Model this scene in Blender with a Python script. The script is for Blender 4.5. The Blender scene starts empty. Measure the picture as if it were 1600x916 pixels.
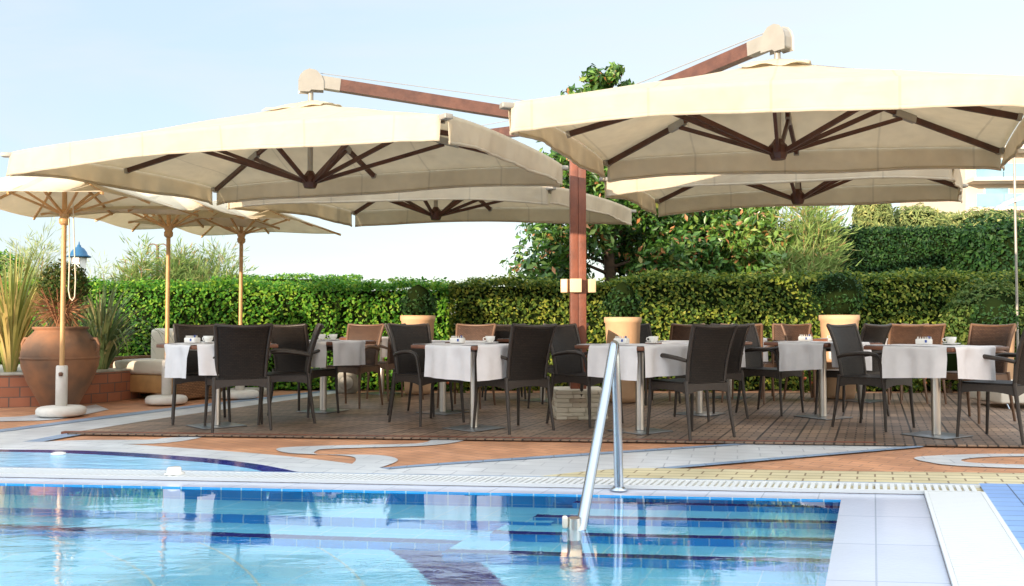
import bpy, bmesh, math, random
import numpy as np
from mathutils import Vector, Matrix
random.seed(7); rng = np.random.default_rng(11)
C = bpy.context.scene
col = C.collection
R = math.radians
# ------------------------------------------------------------------ camera, sky, sun, exposure
F = 1405.0; CAMZ = 0.96; PITCH = math.atan(47/F)
cam_d = bpy.data.cameras.new('camera'); cam = bpy.data.objects.new('camera', cam_d); col.objects.link(cam)
cam_d.sensor_width = 36; cam_d.lens = 36*F/1600; cam_d.clip_start = .05; cam_d.clip_end = 3000
cam.location = (0, 0, CAMZ); cam.rotation_euler = (math.pi/2+PITCH, 0, 0)
C.camera = cam
SUN_AZ = 36.0      # degrees to the left of straight behind the camera
SUN_EL = 9.0
sv = Vector((-math.sin(R(SUN_AZ))*math.cos(R(SUN_EL)), -math.cos(R(SUN_AZ))*math.cos(R(SUN_EL)), math.sin(R(SUN_EL))))
w = bpy.data.worlds.new('World'); C.world = w; w.use_nodes = True
nt = w.node_tree; bg = nt.nodes['Background']
sky = nt.nodes.new('ShaderNodeTexSky'); sky.sky_type = 'NISHITA'; sky.sun_disc = False
sky.sun_elevation = R(SUN_EL); sky.sun_rotation = R(180+SUN_AZ)
sky.air_density = 1.0; sky.dust_density = 0.0; sky.ozone_density = 1.0
# a thin even high haze over the clear sky: paler towards the right and the horizon
tcw = nt.nodes.new('ShaderNodeTexCoord'); spw = nt.nodes.new('ShaderNodeSeparateXYZ'); nt.links.new(tcw.outputs['Generated'], spw.inputs[0])
aw = nt.nodes.new('ShaderNodeMath'); aw.operation = 'MULTIPLY_ADD'; aw.inputs[1].default_value = .9; aw.inputs[2].default_value = .48; nt.links.new(spw.outputs[0], aw.inputs[0])
bw_ = nt.nodes.new('ShaderNodeMath'); bw_.operation = 'MULTIPLY_ADD'; bw_.inputs[1].default_value = -.9; nt.links.new(spw.outputs[2], bw_.inputs[0]); nt.links.new(aw.outputs[0], bw_.inputs[2]); bw_.use_clamp = True
hz = nt.nodes.new('ShaderNodeMix'); hz.data_type = 'RGBA'; hz.inputs[6].default_value = (1.0, 1.22, 1.44, 1); hz.inputs[7].default_value = (1.44, 1.49, 1.51, 1); nt.links.new(bw_.outputs[0], hz.inputs[0])
mw = nt.nodes.new('ShaderNodeMix'); mw.data_type = 'RGBA'; mw.inputs[0].default_value = .88
nt.links.new(sky.outputs[0], mw.inputs[6]); nt.links.new(hz.outputs[2], mw.inputs[7])
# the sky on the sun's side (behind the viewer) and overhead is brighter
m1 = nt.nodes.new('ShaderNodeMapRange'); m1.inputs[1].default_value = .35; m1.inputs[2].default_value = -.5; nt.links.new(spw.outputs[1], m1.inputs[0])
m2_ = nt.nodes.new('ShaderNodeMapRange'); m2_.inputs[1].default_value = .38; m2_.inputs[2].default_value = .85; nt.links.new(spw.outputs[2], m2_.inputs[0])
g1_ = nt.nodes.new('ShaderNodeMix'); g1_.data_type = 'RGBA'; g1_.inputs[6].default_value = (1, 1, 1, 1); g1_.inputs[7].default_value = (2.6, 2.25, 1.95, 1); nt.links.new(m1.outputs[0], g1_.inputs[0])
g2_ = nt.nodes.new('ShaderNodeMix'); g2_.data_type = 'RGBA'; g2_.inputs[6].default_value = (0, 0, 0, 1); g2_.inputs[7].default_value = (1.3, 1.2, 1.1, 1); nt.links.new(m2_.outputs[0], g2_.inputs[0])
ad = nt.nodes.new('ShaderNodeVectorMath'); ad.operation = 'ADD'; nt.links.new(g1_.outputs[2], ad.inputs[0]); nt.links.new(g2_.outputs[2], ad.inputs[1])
# faint cirrus
cn = nt.nodes.new('ShaderNodeTexNoise'); cn.inputs['Scale'].default_value = 2.2; cn.inputs['Detail'].default_value = 6; cn.inputs['Distortion'].default_value = .8
cm_ = nt.nodes.new('ShaderNodeMapping'); cm_.inputs['Scale'].default_value = (1, 1, 5); cm_.inputs['Rotation'].default_value = (0, R(9), 0); nt.links.new(tcw.outputs['Generated'], cm_.inputs[0]); nt.links.new(cm_.outputs[0], cn.inputs['Vector'])
cr_ = nt.nodes.new('ShaderNodeMapRange'); cr_.inputs[1].default_value = .42; cr_.inputs[2].default_value = .72; cr_.inputs[3].default_value = 0; cr_.inputs[4].default_value = .65; nt.links.new(cn.outputs['Fac'], cr_.inputs[0])
cx_ = nt.nodes.new('ShaderNodeMix'); cx_.data_type = 'RGBA'; cx_.inputs[7].default_value = (1.38, 1.44, 1.48, 1); nt.links.new(cr_.outputs[0], cx_.inputs[0]); nt.links.new(mw.outputs[2], cx_.inputs[6])
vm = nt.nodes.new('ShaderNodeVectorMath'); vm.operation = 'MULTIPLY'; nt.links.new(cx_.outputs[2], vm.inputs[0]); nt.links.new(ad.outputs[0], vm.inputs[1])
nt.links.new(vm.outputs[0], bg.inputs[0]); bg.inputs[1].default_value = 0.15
sd = bpy.data.lights.new('sun', 'SUN'); sun = bpy.data.objects.new('sun', sd); col.objects.link(sun)
sd.energy = 2.0; sd.angle = R(0.6); sd.color = (1.0, .80, .60)
sun.rotation_euler = sv.to_track_quat('Z', 'Y').to_euler()
vs = C.view_settings; vs.view_transform = 'Standard'; vs.look = 'None'; vs.gamma = 1; vs.use_curve_mapping = False
vs.exposure = 2.08

def ray(px, py):
    x = (px-800)/F; y = (458-py)/F
    c, s = math.cos(PITCH), math.sin(PITCH)
    return Vector((x, c - y*s, s + y*c))
def G(px, py, z=0.0):
    d = ray(px, py); t = (z-CAMZ)/d.z
    return Vector((d.x*t, d.y*t, z))
def at(px, Y, z=0.0):
    return Vector(((px-800)*Y/F, Y, z))
def zat(py, Y):
    d = ray(800, py); return CAMZ + d.z/d.y*Y

# ------------------------------------------------------------------ materials
def nd(nt, t, **k):
    n = nt.nodes.new(t)
    for a, b in k.items(): setattr(n, a, b)
    return n
def mat(name, color, rough=.6, metal=0.0, var=0.0, vscale=6.0, bump=0.0, bscale=40.0, transl=0.0, spec=.5, color2=None, island=False, coat=0.0, detail=4):
    m = bpy.data.materials.new(name); m.use_nodes = True
    n = m.node_tree; b = n.nodes['Principled BSDF']; L = n.links.new
    b.inputs['Base Color'].default_value = (*color, 1); b.inputs['Roughness'].default_value = rough
    b.inputs['Metallic'].default_value = metal; b.inputs['Specular IOR Level'].default_value = spec
    if coat: b.inputs['Coat Weight'].default_value = coat
    tc = nd(n, 'ShaderNodeTexCoord')
    if var or color2:
        c2 = color2 or tuple(max(0, c*(1-var)) for c in color)
        mx = nd(n, 'ShaderNodeMix', data_type='RGBA'); mx.inputs[6].default_value = (*color, 1); mx.inputs[7].default_value = (*c2, 1)
        no = nd(n, 'ShaderNodeTexNoise'); no.inputs['Scale'].default_value = vscale; no.inputs['Detail'].default_value = detail
        L(tc.outputs['Object'], no.inputs['Vector'])
        rp = nd(n, 'ShaderNodeMapRange'); rp.inputs[1].default_value = .35; rp.inputs[2].default_value = .65
        L(no.outputs['Fac'], rp.inputs[0]); L(rp.outputs[0], mx.inputs[0]); L(mx.outputs[2], b.inputs['Base Color'])
    if bump:
        nb = nd(n, 'ShaderNodeTexNoise'); nb.inputs['Scale'].default_value = bscale; nb.inputs['Detail'].default_value = 5
        L(tc.outputs['Object'], nb.inputs['Vector'])
        bp = nd(n, 'ShaderNodeBump'); bp.inputs['Strength'].default_value = bump; bp.inputs['Distance'].default_value = .02
        L(nb.outputs['Fac'], bp.inputs['Height']); L(bp.outputs[0], b.inputs['Normal'])
    if transl:
        tr = nd(n, 'ShaderNodeBsdfTranslucent'); ms = nd(n, 'ShaderNodeMixShader'); ms.inputs[0].default_value = transl
        out = n.nodes['Material Output']
        if b.inputs['Base Color'].links: L(b.inputs['Base Color'].links[0].from_socket, tr.inputs[0])
        else: tr.inputs[0].default_value = (*color, 1)
        L(b.outputs[0], ms.inputs[1]); L(tr.outputs[0], ms.inputs[2]); L(ms.outputs[0], out.inputs[0])
    return m
def leafmat(name, cols, transl=.35, rough=.5, spec=.22):
    """cols: list of (pos, rgb); one colour per leaf"""
    m = bpy.data.materials.new(name); m.use_nodes = True
    n = m.node_tree; b = n.nodes['Principled BSDF']; L = n.links.new
    g = nd(n, 'ShaderNodeNewGeometry'); cr = nd(n, 'ShaderNodeValToRGB')
    el = cr.color_ramp.elements
    while len(el) > 1: el.remove(el[-1])
    el[0].position = cols[0][0]; el[0].color = (*cols[0][1], 1)
    for p, c in cols[1:]:
        e = el.new(p); e.color = (*c, 1)
    L(g.outputs['Random Per Island'], cr.inputs[0]); L(cr.outputs[0], b.inputs['Base Color'])
    b.inputs['Roughness'].default_value = rough; b.inputs['Specular IOR Level'].default_value = spec
    tr = nd(n, 'ShaderNodeBsdfTranslucent'); ms = nd(n, 'ShaderNodeMixShader'); ms.inputs[0].default_value = transl
    L(cr.outputs[0], tr.inputs[0]); L(b.outputs[0], ms.inputs[1]); L(tr.outputs[0], ms.inputs[2]); L(ms.outputs[0], n.nodes['Material Output'].inputs[0])
    return m
def brickmat(name, c1, c2, mortar, bw, bh, ms=.004, rot=0.0, rough=.7, bump=.4, offset=.5, coord='Object', noise=.25, bias=0.0, squash=1.0, spec=.5, axes=None, patch=None, patchscale=.8):
    m = bpy.data.materials.new(name); m.use_nodes = True
    n = m.node_tree; b = n.nodes['Principled BSDF']; L = n.links.new
    b.inputs['Roughness'].default_value = rough; b.inputs['Specular IOR Level'].default_value = spec
    tc = nd(n, 'ShaderNodeTexCoord'); mp = nd(n, 'ShaderNodeMapping'); mp.inputs['Rotation'].default_value = (0, 0, rot)
    src = tc.outputs[coord]
    if axes == 'pool': src = pool_coords(n)
    elif axes:
        sp = nd(n, 'ShaderNodeSeparateXYZ'); cb = nd(n, 'ShaderNodeCombineXYZ'); L(src, sp.inputs[0])
        if axes == 'cyl':
            at2 = nd(n, 'ShaderNodeMath', operation='ARCTAN2'); L(sp.outputs[1], at2.inputs[0]); L(sp.outputs[0], at2.inputs[1]); L(at2.outputs[0], cb.inputs[0]); L(sp.outputs[2], cb.inputs[1])
        else:
            L(sp.outputs['XYZ'.index(axes[0])], cb.inputs[0]); L(sp.outputs['XYZ'.index(axes[1])], cb.inputs[1])
        src = cb.outputs[0]
    L(src, mp.inputs[0])
    br = nd(n, 'ShaderNodeTexBrick'); br.offset = offset; br.squash = squash
    br.inputs['Color1'].default_value = (*c1, 1); br.inputs['Color2'].default_value = (*c2, 1); br.inputs['Mortar'].default_value = (*mortar, 1)
    br.inputs['Scale'].default_value = 1; br.inputs['Mortar Size'].default_value = ms; br.inputs['Brick Width'].default_value = bw; br.inputs['Row Height'].default_value = bh
    br.inputs['Bias'].default_value = bias; br.inputs['Mortar Smooth'].default_value = .1
    L(mp.outputs[0], br.inputs[0])
    no = nd(n, 'ShaderNodeTexNoise'); no.inputs['Scale'].default_value = 2.3; no.inputs['Detail'].default_value = 8; L(tc.outputs['Object'], no.inputs['Vector'])
    hv = nd(n, 'ShaderNodeHueSaturation'); mr = nd(n, 'ShaderNodeMapRange'); mr.inputs[1].default_value = .3; mr.inputs[2].default_value = .7
    mr.inputs[3].default_value = 1-noise; mr.inputs[4].default_value = 1+noise*.6
    L(no.outputs['Fac'], mr.inputs[0]); L(mr.outputs[0], hv.inputs['Value']); L(br.outputs['Color'], hv.inputs['Color'])
    cout = hv.outputs[0]
    if patch:
        n2 = nd(n, 'ShaderNodeTexNoise'); n2.inputs['Scale'].default_value = patchscale; n2.inputs['Detail'].default_value = 3; L(tc.outputs['Object'], n2.inputs['Vector'])
        m2 = nd(n, 'ShaderNodeMapRange'); m2.inputs[1].default_value = .5; m2.inputs[2].default_value = .62; L(n2.outputs['Fac'], m2.inputs[0])
        mx = nd(n, 'ShaderNodeMix', data_type='RGBA'); mx.blend_type = 'MIX'; mx.inputs[7].default_value = (*patch, 1)
        ml = nd(n, 'ShaderNodeMath', operation='MULTIPLY'); ml.inputs[1].default_value = .5; L(m2.outputs[0], ml.inputs[0]); L(ml.outputs[0], mx.inputs[0])
        L(cout, mx.inputs[6]); cout = mx.outputs[2]
    L(cout, b.inputs['Base Color'])
    bp = nd(n, 'ShaderNodeBump'); bp.inputs['Strength'].default_value = bump; bp.inputs['Distance'].default_value = .004; bp.invert = True
    L(br.outputs['Fac'], bp.inputs['Height'])
    n3 = nd(n, 'ShaderNodeTexNoise'); n3.inputs['Scale'].default_value = 60; L(tc.outputs['Object'], n3.inputs['Vector'])
    bp2 = nd(n, 'ShaderNodeBump'); bp2.inputs['Strength'].default_value = .12; bp2.inputs['Distance'].default_value = .005
    L(n3.outputs['Fac'], bp2.inputs['Height']); L(bp.outputs[0], bp2.inputs['Normal']); L(bp2.outputs[0], b.inputs['Normal'])
    return m

# ------------------------------------------------------------------ mesh helpers
class MB:
    def __init__(s): s.v = []; s.f = []; s.sm = []
    def add(s, vs_, fs, smooth=False):
        o = len(s.v); s.v += [tuple(v) for v in vs_]
        for f in fs: s.f.append(tuple(i+o for i in f)); s.sm.append(smooth)
        return s
    def box(s, c, size, rz=0, taper=1.0, M=None, bev=0.0):
        hx, hy, hz = size[0]/2, size[1]/2, size[2]/2
        if bev:
            bm = bmesh.new(); bmesh.ops.create_cube(bm, size=1)
            for v in bm.verts: v.co = Vector((v.co.x*size[0]*(taper if v.co.z > 0 else 1), v.co.y*size[1]*(taper if v.co.z > 0 else 1), v.co.z*size[2]))
            bmesh.ops.bevel(bm, geom=list(bm.edges), offset=bev, segments=3, affect='EDGES', profile=.5)
            mm = Matrix.Translation(c) @ Matrix.Rotation(rz, 4, 'Z')
            if M is not None: mm = M @ mm
            bm.verts.index_update()
            s.add([mm @ v.co for v in bm.verts], [[v.index for v in f.verts] for f in bm.faces], True); bm.free(); return s
        vv = []
        for z, t in ((-hz, 1), (hz, taper)):
            for x, y in ((-hx, -hy), (hx, -hy), (hx, hy), (-hx, hy)): vv.append(Vector((x*t, y*t, z)))
        mm = Matrix.Translation(c) @ Matrix.Rotation(rz, 4, 'Z')
        if M is not None: mm = M @ mm
        return s.add([mm @ v for v in vv], [(3, 2, 1, 0), (4, 5, 6, 7), (0, 1, 5, 4), (1, 2, 6, 5), (2, 3, 7, 6), (3, 0, 4, 7)])
    def bar(s, a, b, wdt, hgt, up=(0, 0, 1), taper=1.0):
        a = Vector(a); b = Vector(b); d = (b-a).normalized(); u = Vector(up)
        if abs(d.dot(u)) > .98: u = Vector((0, 1, 0))
        x = d.cross(u).normalized(); y = x.cross(d).normalized(); vv = []
        for p, t in ((a, 1), (b, taper)):
            for i, j in ((-1, -1), (1, -1), (1, 1), (-1, 1)): vv.append(p + x*(i*wdt/2*t) + y*(j*hgt/2*t))
        return s.add(vv, [(3, 2, 1, 0), (4, 5, 6, 7), (0, 1, 5, 4), (1, 2, 6, 5), (2, 3, 7, 6), (3, 0, 4, 7)])
    def tube(s, pts, rad, seg=10, cap=True, flat=1.0):
        pts = [Vector(p) for p in pts]; n = len(pts)
        rads = rad if isinstance(rad, (list, tuple)) else [rad]*n
        rings = []; prev = None
        for i, p in enumerate(pts):
            d = (pts[min(i+1, n-1)]-pts[max(i-1, 0)]).normalized()
            if prev is None:
                u = Vector((0, 0, 1)) if abs(d.z) < .9 else Vector((1, 0, 0))
            else: u = prev
            x = d.cross(u).normalized(); u2 = x.cross(d).normalized(); prev = u2
            rings.append([p + x*math.cos(2*math.pi*k/seg)*rads[i] + u2*math.sin(2*math.pi*k/seg)*rads[i]*flat for k in range(seg)])
        vv = [q for r in rings for q in r]; ff = []
        for i in range(n-1):
            for k in range(seg):
                k2 = (k+1) % seg
                ff.append((i*seg+k, i*seg+k2, (i+1)*seg+k2, (i+1)*seg+k))
        s.add(vv, ff, True)
        if cap:
            s.add(rings[0], [tuple(range(seg-1, -1, -1))]); s.add(rings[-1], [tuple(range(seg))])
        return s
    def lathe(s, prof, c=(0, 0, 0), seg=32, smooth=True, squash=1.0):
        c = Vector(c); vv = []; ff = []
        for r, z in prof:
            for k in range(seg):
                a = 2*math.pi*k/seg; vv.append(c+Vector((r*math.cos(a), r*math.sin(a)*squash, z)))
        for i in range(len(prof)-1):
            for k in range(seg):
                k2 = (k+1) % seg; ff.append((i*seg+k, i*seg+k2, (i+1)*seg+k2, (i+1)*seg+k))
        ff.append(tuple(range(seg-1, -1, -1))); ff.append(tuple((len(prof)-1)*seg+k for k in range(seg)))
        return s.add(vv, ff, smooth)
    def grid(s, fn, nu, nv, smooth=True):
        vv = [fn(i/nu, j/nv) for j in range(nv+1) for i in range(nu+1)]
        ff = [(j*(nu+1)+i, j*(nu+1)+i+1, (j+1)*(nu+1)+i+1, (j+1)*(nu+1)+i) for j in range(nv) for i in range(nu)]
        return s.add(vv, ff, smooth)
    def poly(s, pts, z0=None, z1=None):
        """flat polygon, or a prism between z0 and z1"""
        n = len(pts)
        a = sum(pts[i][0]*pts[(i+1) % n][1]-pts[(i+1) % n][0]*pts[i][1] for i in range(n))
        if a < 0: pts = pts[::-1]
        if z1 is None: return s.add([(p[0], p[1], z0) for p in pts], [tuple(range(n))])
        vv = [(p[0], p[1], z0) for p in pts]+[(p[0], p[1], z1) for p in pts]
        ff = [tuple(range(n-1, -1, -1)), tuple(range(n, 2*n))]+[(i, (i+1) % n, n+(i+1) % n, n+i) for i in range(n)]
        return s.add(vv, ff)
    def build(s, name, m, parent=None, loc=None, solid=0.0, bevel=0.0, subsurf=0):
        me = bpy.data.meshes.new(name); me.from_pydata(s.v, [], s.f)
        me.polygons.foreach_set('use_smooth', s.sm); me.update()
        if m: me.materials.append(m)
        o = bpy.data.objects.new(name, me); col.objects.link(o)
        if parent: o.parent = parent
        if loc is not None: o.location = loc
        if solid:
            md = o.modifiers.new('solidify', 'SOLIDIFY'); md.thickness = solid; md.offset = 0
        if subsurf:
            md = o.modifiers.new('subsurf', 'SUBSURF'); md.levels = subsurf; md.render_levels = subsurf
        if bevel:
            md = o.modifiers.new('bevel', 'BEVEL'); md.width = bevel; md.segments = 2; md.limit_method = 'ANGLE'
        return o
def empty(name, loc=(0, 0, 0), rz=0):
    o = bpy.data.objects.new(name, None); col.objects.link(o); o.location = loc; o.rotation_euler = (0, 0, rz); o.empty_display_size = .2
    return o
def tag(o, label, cat, group=None):
    o['label'] = label; o['category'] = cat
    if group: o['group'] = group
    return o
def struct(o): o['kind'] = 'structure'; return o
def copy_tree(o, parent=None):
    c = o.copy(); col.objects.link(c)
    if parent: c.parent = parent
    for ch in [x for x in list(bpy.data.objects) if x.parent == o]: copy_tree(ch, c)
    return c
def leaf_mesh(name, P, N, size, m, parent=None, aspect=.5, jitter=.7, up=0.0, sizevar=.4, fold=.25, thing=None):
    """one small folded leaf at each point of P, roughly facing N"""
    n = len(P); P = np.asarray(P, float); N = np.asarray(N, float)
    N = N + rng.normal(0, jitter, (n, 3)); N[:, 2] += up; N /= np.linalg.norm(N, axis=1)[:, None]+1e-9
    t = rng.normal(0, 1, (n, 3)); t -= (t*N).sum(1)[:, None]*N; t /= np.linalg.norm(t, axis=1)[:, None]+1e-9
    b = np.cross(N, t); L = (size*(1+rng.uniform(-sizevar, sizevar, n)))[:, None]
    V = np.empty((n, 4, 3)); V[:, 0] = P-t*L*.5; V[:, 2] = P+t*L*.5
    V[:, 1] = P+b*L*aspect*.5+N*L*fold*.5; V[:, 3] = P-b*L*aspect*.5+N*L*fold*.5
    return raw_mesh(name, V.reshape(-1, 3), n, m, parent)
def raw_mesh(name, V, n, m, parent=None):
    me = bpy.data.meshes.new(name); me.vertices.add(n*4); me.vertices.foreach_set('co', V.ravel())
    idx = (np.arange(n)[:, None]*4+np.array([0, 1, 2, 0, 2, 3])[None]).ravel()
    me.loops.add(n*6); me.loops.foreach_set('vertex_index', idx.astype(np.int32))
    me.polygons.add(n*2); me.polygons.foreach_set('loop_start', (np.arange(n*2)*3).astype(np.int32))
    try: me.polygons.foreach_set('loop_total', np.full(n*2, 3, np.int32))
    except Exception: pass
    me.update(); me.validate(); me.materials.append(m)
    o = bpy.data.objects.new(name, me); col.objects.link(o)
    if parent: o.parent = parent
    return o
def blade_mesh(name, A, B, w_, m, parent=None):
    """thin flat slivers from A to B (arrays)"""
    A = np.asarray(A, float); B = np.asarray(B, float); n = len(A); d = B-A
    r = rng.normal(0, 1, (n, 3)); s = np.cross(d, r); s /= np.linalg.norm(s, axis=1)[:, None]+1e-9
    V = np.empty((n, 4, 3)); V[:, 0] = A; V[:, 2] = B; M_ = (A+B)/2; V[:, 1] = M_+s*w_/2; V[:, 3] = M_-s*w_/2
    return raw_mesh(name, V.reshape(-1, 3), n, m, parent)

# skew grid of the paving: rows follow the pool's far rim, joints follow its side
_q0, _q1 = G(0, 758), G(1314, 784); EV = Vector((_q1.x-_q0.x, _q1.y-_q0.y)).normalized()
_a, _b = G(1498, 766), G(1575, 916); VV = Vector((_a.x-_b.x, _a.y-_b.y)).normalized()
_det = EV.x*VV.y-EV.y*VV.x
DUAL_S = (VV.y/_det, -VV.x/_det, 0); DUAL_T = (-EV.y/_det, EV.x/_det, 0)
def pool_coords(n):
    tc = nd(n, 'ShaderNodeTexCoord'); cb = nd(n, 'ShaderNodeCombineXYZ')
    for k, dv in enumerate((DUAL_S, DUAL_T)):
        d = nd(n, 'ShaderNodeVectorMath', operation='DOT_PRODUCT'); d.inputs[1].default_value = dv; n.links.new(tc.outputs['Object'], d.inputs[0]); n.links.new(d.outputs['Value'], cb.inputs[k])
    return cb.outputs[0]
# ------------------------------------------------------------------ material library
M = {}
M['canvas'] = mat('cream_canvas', (.77, .695, .555), .85, var=.05, vscale=1.6, bump=.45, bscale=3.2, transl=.50, spec=.1)
M['canvas2'] = mat('pale_canvas', (.82, .75, .60), .85, var=.04, vscale=2.0, bump=.2, bscale=4, transl=.45, spec=.1)
M['armwood'] = mat('brown_red_arm_wood', (.13, .055, .036), .45, color2=(.085, .036, .025), vscale=9, bump=.15)
M['mahog'] = mat('dark_mahogany', (.085, .028, .016), .45, var=.4, vscale=8, bump=.1)
M['redwood'] = mat('red_stained_wood', (.23, .070, .035), .5, color2=(.13, .042, .024), vscale=5, bump=.15)
M['lightwood'] = mat('blond_wood', (.62, .36, .15), .45, var=.2, vscale=8)
M['alu'] = mat('cast_metal', (.34, .32, .28), .45, metal=.3, var=.15)
M['steel'] = mat('polished_steel', (.46, .52, .60), .16, metal=1.0)
M['steel_brushed'] = mat('brushed_steel', (.66, .64, .60), .3, metal=1.0)
M['darksteel'] = mat('dull_steel_plate', (.25, .26, .27), .35, metal=.8)
M['cable'] = mat('grey_cable', (.3, .3, .3), .5)
M['rope'] = mat('pale_rope', (.75, .66, .5), .8)
M['rattan_frame'] = mat('espresso_resin', (.036, .026, .020), .42, var=.25, vscale=30, bump=.15, bscale=120)
def rattan(name, c1, c2):
    m = brickmat(name, c1, c2, tuple(c*.25 for c in c1), .032, .014, ms=.0022, axes='XZ', rough=.5, spec=.3, bump=.9, noise=.3, offset=.5)
    return m
M['rattan'] = rattan('woven_espresso_rattan', (.031, .022, .016), (.017, .012, .010))
M['rattan_brown'] = rattan('woven_brown_rattan', (.12, .064, .040), (.075, .040, .026))
M['table_wood'] = mat('brown_table_wood', (.22, .085, .045), .35, color2=(.13, .05, .028), vscale=7, bump=.06)
M['cloth'] = mat('white_linen', (.82, .80, .81), .9, var=.05, vscale=14, bump=.3, bscale=9, transl=.15, spec=.1)
M['china'] = mat('white_china', (.82, .80, .76), .15, spec=.6)
M['bluepaper'] = mat('blue_packet', (.03, .08, .35), .5)
M['redpaper'] = mat('red_packet', (.35, .06, .03), .5)
M['cushion'] = mat('white_cushion', (.78, .72, .62), .9, var=.06, bump=.2, bscale=8, spec=.1)
M['wicker'] = brickmat('tan_wicker', (.32, .17, .08), (.22, .11, .05), (.05, .02, .01), .05, .02, ms=.003, axes='YZ', rough=.6)
M['whitepaint'] = mat('white_concrete', (.74, .71, .66), .6, var=.12, vscale=9, bump=.1)
M['terracotta'] = mat('aged_terracotta', (.29, .135, .065), .8, color2=(.13, .078, .05), vscale=3.0, bump=.25, bscale=16)
M['peachpot'] = mat('peach_clay', (.62, .40, .235), .75, color2=(.54, .33, .19), vscale=3, bump=.15, bscale=25)
M['soil'] = mat('dark_soil', (.04, .025, .015), .95, bump=.5)
M['bark'] = mat('brown_bark', (.12, .075, .045), .9, color2=(.06, .04, .025), vscale=12, bump=.6, bscale=25)
M['twig'] = mat('dry_twig', (.28, .13, .06), .9)
M['bluemetal'] = mat('blue_enamel', (.012, .10, .22), .4)
M['frosted'] = mat('frosted_lantern_glass', (.75, .78, .78), .25)
M['iron'] = mat('rust_iron', (.16, .08, .05), .7)
M['core'] = mat('foliage_shade_core', (.012, .02, .006), 1.0, spec=0)  # dark solid core; the shade between leaves is put into its colour
M['orange_brick'] = brickmat('orange_clay_pavers', (.60, .30, .165), (.52, .25, .13), (.30, .17, .11), .20, .10, ms=.004, rot=R(38), rough=.55, bump=.4, noise=.28, spec=.35, patch=(.36, .17, .10), patchscale=1.6)
M['yellow_brick'] = brickmat('straw_clay_pavers', (.60, .53, .34), (.52, .45, .27), (.23, .17, .10), .21, .105, ms=.006, axes='pool', rough=.6, bump=.5, noise=.15)
M['white_tile'] = brickmat('pale_stone_pavers', (.66, .68, .70), (.60, .62, .65), (.38, .40, .44), .32, .16, ms=.005, rot=R(14), rough=.35, bump=.3, noise=.18, patch=(.48, .50, .52), patchscale=1.3)
M['blue_border'] = brickmat('slate_blue_border', (.26, .36, .50), (.22, .31, .45), (.14, .17, .22), .2, .2, ms=.004, rough=.4, noise=.15)
M['blue_tile'] = brickmat('sky_blue_deck_tiles', (.24, .42, .78), (.20, .37, .72), (.05, .10, .22), .245, .12, ms=.004, axes='pool', rough=.3, noise=.10, offset=.0)
M['navy_tile'] = brickmat('navy_mosaic', (.02, .03, .24), (.015, .02, .18), (.12, .14, .35), .12, .12, ms=.003, axes='pool', rough=.15, noise=.2, offset=0)
M['aqua_tile'] = brickmat('light_aqua_mosaic', (.27, .80, .98), (.24, .77, .97), (.52, .88, .97), .25, .25, ms=.004, axes='pool', rough=.2, noise=.08, offset=0)
M['azure_tile'] = brickmat('azure_wall_mosaic', (.006, .42, .93), (.005, .36, .88), (.40, .70, .90), .12, .25, ms=.004, axes='XZ', rough=.2, noise=.15, offset=0)
M['coping'] = brickmat('glazed_pale_coping', (.52, .55, .66), (.48, .51, .62), (.34, .38, .46), .30, .6, ms=.004, axes='pool', rough=.14, noise=.06, offset=0)
M['grille'] = mat('white_grating_plastic', (.66, .68, .69), .4)
M['void'] = mat('dark_channel', (.05, .06, .07), .9)
M['grass'] = mat('far_ground', (.10, .12, .05), 1.0, var=.4, vscale=.5)
M['stonepale'] = mat('pale_rock', (.45, .42, .36), .9, var=.3, vscale=9, bump=.6, bscale=12)
M['redbrick'] = brickmat('red_planter_brick', (.38, .15, .085), (.30, .11, .06), (.16, .10, .08), .20, .115, ms=.006, rough=.75, axes='XZ', noise=.2)

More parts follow.
